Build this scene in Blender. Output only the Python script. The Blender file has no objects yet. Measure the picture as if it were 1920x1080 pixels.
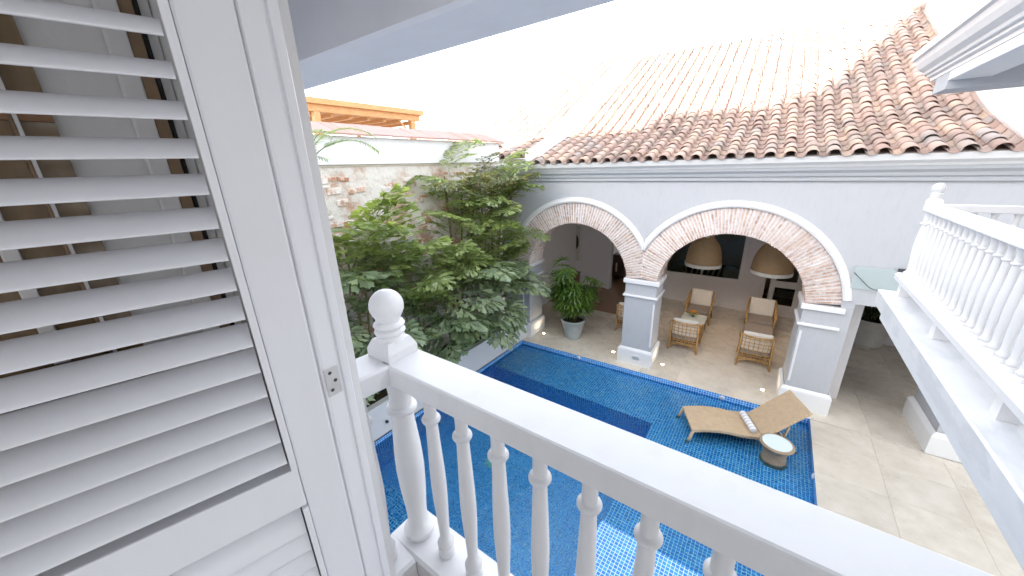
import bpy, bmesh, math, random
from math import sin, cos, pi, radians, atan2, sqrt, hypot
from mathutils import Vector, Matrix

random.seed(7)
scene = bpy.context.scene
COL = scene.collection

# ------------------------------------------------------------------ camera
CAM = Vector((0, 0, 5.4))
F_PX, PITCH, YAW, ROLL = 676.8, radians(18.771), radians(-36.242), radians(-1.675)
_cy, _sy, _cp, _sp = cos(YAW), sin(YAW), cos(PITCH), sin(PITCH)
_fwd = Vector((_sy*_cp, _cy*_cp, -_sp)); _right = Vector((_cy, -_sy, 0)); _up = _right.cross(_fwd)
_r = cos(ROLL)*_right + sin(ROLL)*_up; _u = -sin(ROLL)*_right + cos(ROLL)*_up
cam = bpy.data.cameras.new('camera'); camo = bpy.data.objects.new('camera', cam); COL.objects.link(camo)
m = Matrix((( _r.x, _u.x, -_fwd.x, CAM.x), (_r.y, _u.y, -_fwd.y, CAM.y), (_r.z, _u.z, -_fwd.z, CAM.z), (0, 0, 0, 1)))
camo.matrix_world = m
cam.sensor_fit = 'HORIZONTAL'; cam.sensor_width = 36.0; cam.lens = 36.0*F_PX/1920.0
cam.clip_start = 0.02; cam.clip_end = 3000
scene.camera = camo

# ------------------------------------------------------------------ sky, sun, exposure
SUN = Vector((-0.30, -0.80, 0.235)).normalized()
SUN_EL = math.asin(SUN.z); SUN_AZ = atan2(SUN.x, SUN.y)
world = bpy.data.worlds.new('World'); scene.world = world; world.use_nodes = True
wn = world.node_tree.nodes; wl = world.node_tree.links; wn.clear()
sky = wn.new('ShaderNodeTexSky'); sky.sky_type = 'NISHITA'; sky.sun_disc = False
sky.sun_elevation = SUN_EL; sky.sun_rotation = SUN_AZ
sky.air_density = 1.0; sky.dust_density = 3.0; sky.ozone_density = 1.0
hs = wn.new('ShaderNodeHueSaturation'); hs.inputs['Saturation'].default_value = 0.50
bg = wn.new('ShaderNodeBackground'); bg.inputs['Strength'].default_value = 0.15
wo = wn.new('ShaderNodeOutputWorld')
gm = wn.new('ShaderNodeGamma'); gm.inputs['Gamma'].default_value = 0.5   # thin bright haze evens the sky out
wl.new(sky.outputs[0], hs.inputs['Color']); wl.new(hs.outputs[0], gm.inputs['Color']); wl.new(gm.outputs[0], bg.inputs[0]); wl.new(bg.outputs[0], wo.inputs[0])
sl = bpy.data.lights.new('sun', 'SUN'); sl.energy = 2.0; sl.angle = radians(0.5); sl.color = (1.0, 0.93, 0.84)
so = bpy.data.objects.new('sun', sl); COL.objects.link(so); so.location = SUN*60
so.rotation_euler = (-SUN).to_track_quat('-Z', 'Y').to_euler()
vs = scene.view_settings
vs.view_transform = 'Standard'; vs.look = 'None'; vs.gamma = 1.0; vs.use_curve_mapping = False
vs.exposure = 3.85
scene.render.engine = 'CYCLES'
cy = scene.cycles
cy.use_denoising = True
try: cy.denoiser = 'OPENIMAGEDENOISE'
except Exception: pass
cy.max_bounces = 9; cy.diffuse_bounces = 6; cy.glossy_bounces = 4; cy.transmission_bounces = 6; cy.transparent_max_bounces = 12
cy.sample_clamp_indirect = 8.0
cy.caustics_reflective = False; cy.caustics_refractive = True

# ------------------------------------------------------------------ materials
MATS = {}
class NT:
    def __init__(s, name):
        s.m = bpy.data.materials.new(name); s.m.use_nodes = True
        s.t = s.m.node_tree; s.n = s.t.nodes; s.l = s.t.links
        s.b = s.n['Principled BSDF']; s.out = s.n['Material Output']
        MATS[name] = s.m
    def node(s, typ, **kw):
        nd = s.n.new(typ)
        for k, v in kw.items():
            if k.startswith('i_'):
                key = k[2:]
                nd.inputs[int(key) if key.isdigit() else key].default_value = v
            else: setattr(nd, k, v)
        return nd
    def link(s, a, b): s.l.new(a, b)
    def coord(s, kind='Object', scale=(1, 1, 1)):
        tc = s.node('ShaderNodeTexCoord'); mp = s.node('ShaderNodeMapping')
        mp.inputs['Scale'].default_value = scale
        s.link(tc.outputs[kind], mp.inputs[0]); return mp.outputs[0]
    def noise(s, vec, scale, detail=4, rough=.55):
        n = s.node('ShaderNodeTexNoise'); n.inputs['Scale'].default_value = scale
        n.inputs['Detail'].default_value = detail; n.inputs['Roughness'].default_value = rough
        s.link(vec, n.inputs['Vector']); return n.outputs['Fac']
    def ramp(s, fac, stops, interp='LINEAR'):
        r = s.node('ShaderNodeValToRGB'); e = r.color_ramp; e.interpolation = interp
        while len(e.elements) < len(stops): e.elements.new(.5)
        for el, (p, c) in zip(e.elements, stops):
            el.position = p; el.color = (*c, 1) if len(c) == 3 else c
        s.link(fac, r.inputs[0]); return r.outputs[0]
    def mix(s, fac, a, b, mode='MIX'):
        nd = s.node('ShaderNodeMix', data_type='RGBA', blend_type=mode)
        for sock, v in ((nd.inputs[0], fac), (nd.inputs[6], a), (nd.inputs[7], b)):
            if isinstance(v, (int, float)): sock.default_value = v
            elif isinstance(v, tuple): sock.default_value = (*v, 1) if len(v) == 3 else v
            else: s.link(v, sock)
        return nd.outputs[2]
    def math(s, op, a, b=None):
        nd = s.node('ShaderNodeMath', operation=op)
        for i, v in enumerate((a, b)):
            if v is None: continue
            if isinstance(v, (int, float)): nd.inputs[i].default_value = v
            else: s.link(v, nd.inputs[i])
        return nd.outputs[0]
    def bump(s, h, strength=.3, dist=.01):
        b = s.node('ShaderNodeBump'); b.inputs['Strength'].default_value = strength; b.inputs['Distance'].default_value = dist
        s.link(h, b.inputs['Height']); s.link(b.outputs[0], s.b.inputs['Normal'])
    def base(s, c):
        if isinstance(c, tuple): s.b.inputs['Base Color'].default_value = (*c, 1)
        else: s.link(c, s.b.inputs['Base Color'])
    def set(s, **kw):
        for k, v in kw.items(): s.b.inputs[k.replace('_', ' ')].default_value = v

def simple(name, c, rough=.6, var=.08, scale=6, bump=.0, bscale=60, bdist=.002, spec=.5, coord='Object', metal=0):
    t = NT(name); v = t.coord(coord)
    n = t.noise(v, scale, 5)
    lo = tuple(x*(1-var) for x in c); hi = tuple(min(1, x*(1+var)) for x in c)
    t.base(t.ramp(n, [(.3, lo), (.7, hi)]))
    t.set(Roughness=rough, Metallic=metal); t.b.inputs['Specular IOR Level'].default_value = spec
    if bump: t.bump(t.noise(v, bscale, 3), bump, bdist)
    return t.m

def painted(name, c, rough=.4, dirt=.1, bump=.12):
    t = NT(name); v = t.coord('Object')
    n1 = t.noise(v, 2.3, 6, .6); n2 = t.noise(t.coord('Object', (1, 1, .25)), 14, 5, .65)
    dcol = tuple(x*k for x, k in zip(c, (.86, .85, .82)))
    f = t.math('MULTIPLY', t.ramp(n2, [(.5, (0, 0, 0)), (.8, (1, 1, 1))]), dirt*3)
    base = t.mix(f, t.ramp(n1, [(.3, tuple(x*.965 for x in c)), (.7, c)]), dcol)
    t.base(base); t.link(t.ramp(n2, [(.3, (rough-.06,)*3), (.7, (rough+.1,)*3)]), t.b.inputs['Roughness'])
    t.bump(t.noise(v, 35, 4), bump, .004)
    return t.m

painted('white_paint', (.735, .73, .74), .42, .14, .07)
painted('white_shutter_paint', (.78, .785, .83), .36, .10, .10)
painted('white_plaster', (.74, .74, .745), .8, .10, .35)
painted('grey_plaster', (.45, .46, .49), .85, .20, .4)
painted('grey_moulding', (.42, .435, .465), .8, .10, .3)
painted('room_plaster', (.76, .74, .75), .85, .12, .3)
painted('screen_plaster', (.74, .62, .50), .85, .1, .3)
painted('soffit_plaster', (.84, .82, .84), .85, .2, .6)
simple('soffit_sky_tint', (.82, .83, .87), .8, .06, 3, .3, 30)  # bluish base puts sky light into the beam colour
simple('beige_underband', (.56, .50, .42), .85, .12, 4)
simple('steel', (.62, .63, .65), .35, .08, 40, metal=.8)
simple('dark_metal', (.05, .05, .055), .45, .1, 20)
simple('dark_gap', (.02, .02, .02), .9, .1, 9)
simple('soil', (.045, .032, .022), .95, .3, 30, .6, 60, .01)
simple('fabric_white', (.74, .72, .68), .9, .05, 20, .3, 300, .002)
simple('fabric_taupe', (.30, .265, .24), .92, .08, 20, .3, 300, .002)
simple('pot_stone', (.36, .40, .40), .6, .10, 6, .25, 40, .003)
simple('pot_pale', (.52, .51, .49), .6, .08, 6)
simple('cane', (.46, .27, .10), .45, .28, 25, .2, 120, .002)
simple('palm_stem', (.16, .17, .06), .6, .3, 18)
simple('palm_stem_brown', (.13, .085, .045), .7, .3, 18)
simple('flower_yellow', (.85, .40, .02), .6, .2, 50)
simple('timber_brown', (.25, .165, .10), .6, .2, 8)
simple('dark_wood', (.07, .035, .022), .4, .3, 8)
simple('brown_wood', (.23, .12, .06), .5, .3, 6)
simple('art_black', (.02, .02, .022), .5, .2, 9)
simple('art_paper', (.60, .58, .53), .7, .05, 5)
simple('grey_upholstery', (.20, .21, .20), .9, .1, 12)
simple('drain_green', (.42, .66, .60), .5, .05, 10)
simple('table_glass', (.66, .74, .74), .12, .03, 3)

def wood(name, c1, c2, scale=(1, 1, 12), rough=.55):
    t = NT(name); v = t.coord('Object', scale); n = t.noise(v, 5, 6, .65)
    t.base(t.ramp(n, [(.3, c1), (.7, c2)])); t.set(Roughness=rough); t.bump(n, .2, .004); return t.m
wood('pergola_wood', (.50, .24, .09), (.68, .38, .17), (1, 1, 6))
wood('brown_floor', (.20, .11, .06), (.29, .17, .10), (8, 1, 1), .25)

# marble paving: each slab varies
t = NT('marble'); v = t.coord('Object')
oi = t.node('ShaderNodeObjectInfo')
add = t.node('ShaderNodeVectorMath', operation='ADD'); t.link(v, add.inputs[0])
cmb = t.node('ShaderNodeCombineXYZ'); r9 = t.math('MULTIPLY', oi.outputs['Random'], 37.0)
t.link(r9, cmb.inputs[0]); t.link(r9, cmb.inputs[1]); t.link(cmb.outputs[0], add.inputs[1])
w = t.noise(add.outputs[0], 1.6, 8, .62)
vein = t.ramp(w, [(.42, (0, 0, 0)), (.495, (1, 1, 1)), (.56, (0, 0, 0))])
tone = t.ramp(t.noise(add.outputs[0], 3.5, 6), [(.25, (.59, .53, .44)), (.55, (.69, .63, .54)), (.8, (.73, .68, .60))])
rv = t.ramp(oi.outputs['Random'], [(0, (.90, .90, .90)), (1, (1.04, 1.03, 1.02))])
cc = t.mix(t.math('MULTIPLY', vein, .22), tone, (.50, .43, .36))
t.base(t.mix(1.0, cc, rv, 'MULTIPLY'))
t.link(t.ramp(w, [(.3, (.22,)*3), (.7, (.36,)*3)]), t.b.inputs['Roughness'])
simple('grout_beige', (.56, .51, .44), .9, .1, 10)
# veined white slab of the gallery ledge
t = NT('ledge_marble'); v = t.coord('Object', (1, .35, 1)); w = t.noise(v, 3, 8, .6)
t.base(t.ramp(w, [(.3, (.64, .64, .655)), (.5, (.70, .70, .71)), (.58, (.60, .61, .63)), (.7, (.70, .70, .71))])); t.set(Roughness=.4)

# glass mosaic for the pool, uv in metres
t = NT('pool_mosaic'); tc = t.node('ShaderNodeTexCoord')
sc = t.node('ShaderNodeVectorMath', operation='SCALE'); sc.inputs['Scale'].default_value = 1/0.056
t.link(tc.outputs['UV'], sc.inputs[0])
fr = t.node('ShaderNodeVectorMath', operation='FRACTION'); t.link(sc.outputs[0], fr.inputs[0])
fl = t.node('ShaderNodeVectorMath', operation='FLOOR'); t.link(sc.outputs[0], fl.inputs[0])
wnz = t.node('ShaderNodeTexWhiteNoise', noise_dimensions='3D'); t.link(fl.outputs[0], wnz.inputs['Vector'])
sp = t.node('ShaderNodeSeparateXYZ'); t.link(fr.outputs[0], sp.inputs[0])
gx = t.math('LESS_THAN', sp.outputs[0], .16); gy = t.math('LESS_THAN', sp.outputs[1], .16)
g = t.math('MAXIMUM', gx, gy)
tile = t.ramp(wnz.outputs['Value'], [(0, (.010, .19, .62)), (.35, (.014, .25, .74)), (.7, (.02, .30, .82)), (1, (.06, .38, .88))])
t.base(t.mix(g, tile, (.62, .82, .94)))
t.link(t.ramp(g, [(0, (.12,)*3), (1, (.6,)*3)]), t.b.inputs['Roughness'])
t.bump(t.math('SUBTRACT', 1.0, g), .3, .002)

# water: clear sheet with fresnel reflection and ripples
t = NT('water'); t.n.remove(t.b)
v = t.coord('Object')
h1 = t.noise(v, 2.2, 3, .5); h2 = t.noise(t.coord('Object', (1, 1.6, 1)), 7.5, 3, .5)
hh = t.math('ADD', t.math('MULTIPLY', h1, 1.0), t.math('MULTIPLY', h2, .35))
bp = t.node('ShaderNodeBump'); bp.inputs['Strength'].default_value = .6; bp.inputs['Distance'].default_value = .07
t.link(hh, bp.inputs['Height'])
rf = t.node('ShaderNodeBsdfRefraction'); rf.inputs['IOR'].default_value = 1.33; rf.inputs['Roughness'].default_value = 0
rf.inputs['Color'].default_value = (.66, .95, 1, 1)
tr = t.node('ShaderNodeBsdfTransparent'); tr.inputs['Color'].default_value = (.62, .93, 1.0, 1)
gl = t.node('ShaderNodeBsdfGlossy'); gl.inputs['Roughness'].default_value = .03
fz = t.node('ShaderNodeFresnel'); fz.inputs['IOR'].default_value = 1.33
for nd in (rf, gl, fz): t.link(bp.outputs[0], nd.inputs['Normal'])
mx = t.node('ShaderNodeMixShader'); t.link(fz.outputs[0], mx.inputs[0]); t.link(rf.outputs[0], mx.inputs[1]); t.link(gl.outputs[0], mx.inputs[2])
t.link(mx.outputs[0], t.out.inputs['Surface'])

def tile_random(t):
    oi = t.node('ShaderNodeObjectInfo'); ge = t.node('ShaderNodeNewGeometry')
    s = t.math('ADD', oi.outputs['Random'], ge.outputs['Random Per Island'])
    return t.math('FRACT', s)
# terracotta barrel tiles: colour per tile, lichen and soot stains
t = NT('terracotta'); rnd = tile_random(t)
tone = t.ramp(rnd, [(0, (.33, .225, .19)), (.3, (.42, .295, .25)), (.55, (.47, .35, .305)), (.8, (.48, .35, .27)), (1, (.36, .305, .29))])
ge = t.node('ShaderNodeNewGeometry'); n1 = t.noise(ge.outputs['Position'], 1.1, 5, .65); n2 = t.noise(ge.outputs['Position'], 16, 4, .6)
st = t.math('MULTIPLY', t.ramp(n1, [(.44, (0, 0, 0)), (.62, (1, 1, 1))]), t.ramp(n2, [(.35, (.2,)*3), (.65, (1, 1, 1))]))
c = t.mix(t.math('MULTIPLY', st, .75), tone, (.17, .155, .15))
c = t.mix(t.math('MULTIPLY', t.ramp(n2, [(.58, (0, 0, 0)), (.75, (1, 1, 1))]), .5), c, (.52, .44, .38))
t.base(c); t.set(Roughness=.9); t.bump(n2, .4, .01)
# coping tile, rosy
t = NT('rosy_tile'); rnd = tile_random(t)
c = t.ramp(rnd, [(0, (.36, .21, .18)), (.5, (.43, .27, .235)), (1, (.38, .255, .24))])
ge = t.node('ShaderNodeNewGeometry'); n2 = t.noise(ge.outputs['Position'], 9, 5, .6)
t.base(t.mix(t.math('MULTIPLY', t.ramp(n2, [(.5, (0, 0, 0)), (.75, (1, 1, 1))]), .5), c, (.3, .25, .24))); t.set(Roughness=.9)
# limewashed brick
def limewash(name, amount, scale):
    t = NT(name); rnd = tile_random(t); ge = t.node('ShaderNodeNewGeometry')
    br = t.ramp(rnd, [(0, (.36, .17, .10)), (.3, (.46, .25, .15)), (.6, (.50, .31, .22)), (1, (.40, .22, .15))])
    n = t.noise(ge.outputs['Position'], scale, 5, .65)
    sh = t.math('ADD', n, t.math('MULTIPLY', t.math('SUBTRACT', rnd, .5), .34))
    f = t.ramp(sh, [(amount-.10, (0, 0, 0)), (amount+.10, (1, 1, 1))])
    t.base(t.mix(f, br, (.70, .66, .62))); t.set(Roughness=.92); t.bump(n, .5, .008); return t.m
t = NT('limewashed_brick'); rnd = tile_random(t); ge = t.node('ShaderNodeNewGeometry')
br = t.ramp(rnd, [(0, (.36, .22, .155)), (.25, (.46, .31, .25)), (.5, (.54, .40, .35)), (.75, (.60, .48, .43)), (1, (.44, .28, .18))])
n = t.noise(ge.outputs['Position'], 14, 5, .65)
t.base(t.mix(t.math('MULTIPLY', t.ramp(n, [(.44, (0, 0, 0)), (.66, (1, 1, 1))]), .75), br, (.74, .71, .70))); t.set(Roughness=.92); t.bump(n, .5, .008)

limewash('rubble_brick', .48, 9)
simple('lime_mortar', (.80, .78, .78), .95, .08, 9, .5, 40, .006)
# old wall render with lost patches
t = NT('old_render'); v = t.coord('Object'); n = t.noise(v, 1.4, 8, .68); n2 = t.noise(v, 7, 6, .7)
c = t.ramp(n, [(.37, (.44, .28, .20)), (.43, (.54, .42, .35)), (.50, (.64, .59, .54)), (.7, (.72, .69, .65))])
c = t.mix(t.math('MULTIPLY', t.ramp(n2, [(.55, (0, 0, 0)), (.68, (1, 1, 1))]), .55), c, (.40, .36, .32))
t.base(c); t.set(Roughness=.95); t.bump(t.math('ADD', n, t.math('MULTIPLY', n2, .6)), .9, .05)

def weave(name, c1, c2, sx=70, sy=70, rough=.6):
    t = NT(name); tc = t.node('ShaderNodeTexCoord'); sp = t.node('ShaderNodeSeparateXYZ'); t.link(tc.outputs['UV'], sp.inputs[0])
    a = t.math('SINE', t.math('MULTIPLY', sp.outputs[0], sx*2)); b = t.math('SINE', t.math('MULTIPLY', sp.outputs[1], sy*2))
    w = t.math('MULTIPLY', a, b); w01 = t.math('ADD', t.math('MULTIPLY', w, .5), .5)
    n = t.noise(t.coord('Object'), 9, 5)
    f = t.math('ADD', t.math('MULTIPLY', w01, .65), t.math('MULTIPLY', n, .4))
    t.base(t.ramp(f, [(.2, c1), (.75, c2)])); t.set(Roughness=rough); t.bump(w01, .8, .006); return t.m
weave('rattan', (.34, .235, .14), (.66, .50, .335), 42, 110)
weave('rattan_drum', (.20, .14, .09), (.44, .33, .22), 120, 160)
weave('wicker_shade', (.32, .20, .10), (.56, .38, .21), 90, 130)
# towel
t = NT('striped_towel'); tc = t.node('ShaderNodeTexCoord'); sp = t.node('ShaderNodeSeparateXYZ'); t.link(tc.outputs['Object'], sp.inputs[0])
s = t.math('SINE', t.math('MULTIPLY', sp.outputs[0], 75.0))
t.base(t.ramp(s, [(.55, (.78, .78, .79)), (.7, (.50, .50, .56))])); t.set(Roughness=.95)
t.bump(t.noise(t.coord('Object'), 150, 2), .5, .004)
# leaves
def leafmat(name, stops, trans=.42, rough=.32):
    t = NT(name); rnd = tile_random(t)
    ge = t.node('ShaderNodeNewGeometry'); n = t.noise(ge.outputs['Position'], 2.2, 3)
    f = t.math('ADD', t.math('MULTIPLY', rnd, .6), t.math('MULTIPLY', n, .4))
    c = t.ramp(f, stops); t.base(c); t.set(Roughness=rough); t.b.inputs['Specular IOR Level'].default_value = .75
    tl = t.node('ShaderNodeBsdfTranslucent'); t.link(t.mix(1.0, c, (1.3, 1.35, .55), 'MULTIPLY'), tl.inputs['Color'])
    mx = t.node('ShaderNodeMixShader'); mx.inputs[0].default_value = trans
    t.link(t.b.outputs[0], mx.inputs[1]); t.link(tl.outputs[0], mx.inputs[2]); t.link(mx.outputs[0], t.out.inputs['Surface']); return t.m
leafmat('leaf_deep', [(.2, (.15, .20, .12)), (.5, (.255, .325, .21)), (.75, (.35, .42, .28)), (.95, (.44, .47, .23))])
leafmat('leaf_bright', [(.2, (.17, .22, .09)), (.5, (.28, .35, .14)), (.8, (.38, .44, .19)), (.97, (.48, .43, .14))])
leafmat('leaf_dry', [(.2, (.07, .09, .03)), (.5, (.14, .17, .05)), (.75, (.26, .22, .06)), (.95, (.22, .10, .05))])
leafmat('leaf_rhapis', [(.2, (.045, .095, .022)), (.5, (.09, .17, .035)), (.85, (.17, .26, .05))])
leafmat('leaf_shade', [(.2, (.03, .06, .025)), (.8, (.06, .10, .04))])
# glass
t = NT('green_glass'); t.base((.56, .66, .66)); t.set(Roughness=.15, Alpha=.40)
t = NT('window_glass'); t.n.remove(t.b)
tr = t.node('ShaderNodeBsdfTransparent'); tr.inputs[0].default_value = (.75, .78, .77, 1)
gl = t.node('ShaderNodeBsdfGlossy'); gl.inputs['Roughness'].default_value = .02
fz = t.node('ShaderNodeFresnel'); fz.inputs['IOR'].default_value = 1.22
mx = t.node('ShaderNodeMixShader'); t.link(fz.outputs[0], mx.inputs[0]); t.link(tr.outputs[0], mx.inputs[1]); t.link(gl.outputs[0], mx.inputs[2]); t.link(mx.outputs[0], t.out.inputs['Surface'])
t = NT('amber_glass'); t.base(t.ramp(t.noise(t.coord('Object', (1, 2, .4)), 5, 4), [(.35, (.13, .085, .045)), (.65, (.27, .19, .11))])); t.set(Roughness=.12)
t = NT('lamp_glow'); t.base((.9, .8, .6)); t.b.inputs['Emission Color'].default_value = (1, .80, .50, 1); t.b.inputs['Emission Strength'].default_value = 3.0
simple('brass', (.55, .45, .30), .35, .1, 20, metal=.6)
def M(n): return MATS[n]

# ------------------------------------------------------------------ mesh helpers
class MB:
    def __init__(s): s.v = []; s.f = []; s.sm = []
    def add(s, vs_, fs, smooth=False):
        o = len(s.v); s.v += [tuple(p) for p in vs_]; s.f += [tuple(i+o for i in f) for f in fs]; s.sm += [smooth]*len(fs); return s
    def box(s, x0, x1, y0, y1, z0, z1):
        return s.add([(x0, y0, z0), (x1, y0, z0), (x1, y1, z0), (x0, y1, z0), (x0, y0, z1), (x1, y0, z1), (x1, y1, z1), (x0, y1, z1)],
                     [(0, 3, 2, 1), (4, 5, 6, 7), (0, 1, 5, 4), (1, 2, 6, 5), (2, 3, 7, 6), (3, 0, 4, 7)])
    def bbox(s, x0, x1, y0, y1, z0, z1, b=.004):
        # box with a chamfer on every edge
        bm = bmesh.new()
        vv = [bm.verts.new(p) for p in [(x0, y0, z0), (x1, y0, z0), (x1, y1, z0), (x0, y1, z0), (x0, y0, z1), (x1, y0, z1), (x1, y1, z1), (x0, y1, z1)]]
        for f in [(0, 3, 2, 1), (4, 5, 6, 7), (0, 1, 5, 4), (1, 2, 6, 5), (2, 3, 7, 6), (3, 0, 4, 7)]: bm.faces.new([vv[i] for i in f])
        bmesh.ops.bevel(bm, geom=list(bm.edges), offset=b, segments=2, affect='EDGES', profile=.6)
        bm.verts.ensure_lookup_table()
        s.add([v.co[:] for v in bm.verts], [[v.index for v in f.verts] for f in bm.faces]); bm.free(); return s
    def prism(s, prof, axis, a, b, smooth=False, caps=True):
        # prof: closed list of 2d points; axis 'x','y','z' extruded from a to b
        def P(p, t):
            return {'x': (t, p[0], p[1]), 'y': (p[0], t, p[1]), 'z': (p[0], p[1], t)}[axis]
        n = len(prof); vs_ = [P(p, a) for p in prof] + [P(p, b) for p in prof]
        fs = [(i, (i+1) % n, n+(i+1) % n, n+i) for i in range(n)]
        s.add(vs_, fs, smooth)
        if caps: s.add([P(p, a) for p in prof], [tuple(range(n))[::-1]]); s.add([P(p, b) for p in prof], [tuple(range(n))])
        return s
    def lathe(s, prof, cx=0, cy=0, n=20, smooth=True):
        # prof: list of (r, z); crisp where the profile turns sharply
        runs = [[prof[0]]]
        for i in range(1, len(prof)):
            runs[-1].append(prof[i])
            if i < len(prof)-1:
                a1 = atan2(prof[i][1]-prof[i-1][1], prof[i][0]-prof[i-1][0]); a2 = atan2(prof[i+1][1]-prof[i][1], prof[i+1][0]-prof[i][0])
                d_ = abs((a2-a1+pi) % (2*pi)-pi)
                if d_ > radians(48): runs.append([prof[i]])
        for run in runs:
            vs_ = []; fs = []
            for r, z in run:
                for k in range(n): vs_.append((cx+r*cos(2*pi*k/n), cy+r*sin(2*pi*k/n), z))
            for i in range(len(run)-1):
                for k in range(n): fs.append((i*n+k, i*n+(k+1) % n, (i+1)*n+(k+1) % n, (i+1)*n+k))
            s.add(vs_, fs, smooth)
        for (r, z), rev in ((prof[0], True), (prof[-1], False)):
            ring = [(cx+r*cos(2*pi*k/n), cy+r*sin(2*pi*k/n), z) for k in range(n)]
            s.add(ring, [tuple(range(n))[::-1] if rev else tuple(range(n))], False)
        return s
    def tube(s, pts, r, n=6, smooth=True, cap=True):
        pts = [Vector(p) for p in pts]; rs = r if isinstance(r, (list, tuple)) else [r]*len(pts)
        vs_ = []; fs = []; up = None
        for i, p in enumerate(pts):
            d = (pts[min(i+1, len(pts)-1)]-pts[max(i-1, 0)]).normalized()
            if up is None: up = Vector((0, 0, 1)) if abs(d.z) < .9 else Vector((1, 0, 0))
            a = d.cross(up).normalized(); b = a.cross(d).normalized(); up = b
            for k in range(n):
                q = p + (a*cos(2*pi*k/n)+b*sin(2*pi*k/n))*rs[i]; vs_.append(q[:])
        for i in range(len(pts)-1):
            for k in range(n): fs.append((i*n+k, i*n+(k+1) % n, (i+1)*n+(k+1) % n, (i+1)*n+k))
        if cap: fs.append(tuple(range(n))[::-1]); fs.append(tuple((len(pts)-1)*n+k for k in range(n)))
        return s.add(vs_, fs, smooth)
    def mesh(s, name, mat):
        me = bpy.data.meshes.new(name); me.from_pydata(s.v, [], s.f)
        me.polygons.foreach_set('use_smooth', s.sm)
        if isinstance(mat, str): mat = M(mat)
        me.materials.append(mat)
        uv = me.uv_layers.new(name='uv'); me.update()
        vv = s.v; data = []
        for p in me.polygons:
            nx, ny, nz = (abs(c) for c in p.normal)
            ax = (1, 2) if nx > ny and nx > nz else ((0, 2) if ny > nz else (0, 1))
            for li in p.loop_indices:
                c = vv[me.loops[li].vertex_index]; data += [c[ax[0]], c[ax[1]]]
        uv.data.foreach_set('uv', data)
        return me
    def build(s, name, mat, parent=None, loc=None, rz=0):
        o = bpy.data.objects.new(name, s.mesh(name, mat)); COL.objects.link(o)
        if parent: o.parent = parent
        if loc: o.location = loc
        if rz: o.rotation_euler.z = rz
        return o

def inst(name, me, parent=None, loc=(0, 0, 0), rot=(0, 0, 0), sc=(1, 1, 1)):
    o = bpy.data.objects.new(name, me); COL.objects.link(o); o.parent = parent
    o.location = loc; o.rotation_euler = rot; o.scale = sc if isinstance(sc, (tuple, list)) else (sc,)*3
    return o
def tag(o, label, cat, group=None):
    o['label'] = label; o['category'] = cat
    if group: o['group'] = group
    return o
def thing(name, label, cat, loc=(0, 0, 0), rz=0, group=None):
    o = bpy.data.objects.new(name, None); COL.objects.link(o); o.location = loc; o.rotation_euler.z = rz
    o.empty_display_size = .1
    return tag(o, label, cat, group)
def structure(o): o['kind'] = 'structure'; return o
def stuff(o): o['kind'] = 'stuff'; return o

TH = math.atan(.038); A0 = Vector((0, 9.295, 0))
def A2W(u, v, z=0): return Vector((A0.x+u*cos(TH)-v*sin(TH), A0.y+u*sin(TH)+v*cos(TH), z))

# ================================================================== SETTING
structure(MB().add([(-900, -900, -1.9), (900, -900, -1.9), (900, 900, -1.9), (-900, 900, -1.9)], [(0, 1, 2, 3)]).build('ground', 'grout_beige'))

# courtyard floor: bed with marble slabs laid on it
X0, X1, XS = -6.05, 1.34, -1.48
def yf(x): return 8.94+.036*x
fb = MB()
fb.add([(X1, -6, -.012), (9, -6, -.012), (9, yf(9), -.012), (X1, yf(X1), -.012)], [(0, 1, 2, 3)])
fb.add([(-12, yf(-12), -.012), (9, yf(9), -.012), (9, 22, -.012), (-12, 22, -.012)], [(0, 1, 2, 3)])
floor = structure(fb.build('courtyard_floor', 'grout_beige'))
slab_cache = {}
def slab(w, d):
    k = (round(w, 3), round(d, 3))
    if k not in slab_cache: slab_cache[k] = MB().bbox(0, k[0], 0, k[1], -.01, 0, .0015).mesh('paving_slab', 'marble')
    return slab_cache[k]
GAP = .003
def lay(u0, u1, v0, v1, su, sv, arcade):
    v = v0
    while v < v1-.05:
        d = min(sv, v1-v); off = 0
        u = u0
        while u < u1-.05:
            w_ = min(su, u1-u)
            me = slab(w_-GAP, d-GAP)
            if arcade: p = A2W(u, v, 0); o = inst('paving_slab', me, floor, p, (0, 0, TH))
            else: o = inst('paving_slab', me, floor, (u, v, 0))
            u += su
        v += sv
lay(X0, 5.6, -.352, 5.9, .93, .80, True)
lay(X1, 5.2, .6, 8.95, .965, .835, False)

# pool basin
ZS, ZD, ZP, ZW = -.25, -1.25, -.118, -.13
YN = .9
pb = MB()
def quad(a, b, c, d): pb.add([a, b, c, d], [(0, 1, 2, 3)])
# shelf far strip, right shelf, deep floor, near platform, steps
quad((X0, 7.22, ZS), (XS, 7.22, ZS), (XS, yf(XS), ZS), (X0, yf(X0), ZS))
quad((XS, 4.3, ZS), (X1, 4.3, ZS), (X1, yf(X1), ZS), (XS, yf(XS), ZS))
quad((X0, 2.93, ZD), (XS, 2.93, ZD), (XS, 7.22, ZD), (X0, 7.22, ZD))
quad((XS, YN, ZP), (X1, YN, ZP), (X1, 4.3, ZP), (XS, 4.3, ZP))
quad((X0, 2.42, -.62), (XS, 2.42, -.62), (XS, 2.93, -.62), (X0, 2.93, -.62))
quad((X0, YN, -.32), (XS, YN, -.32), (XS, 2.42, -.32), (X0, 2.42, -.32))
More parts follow.
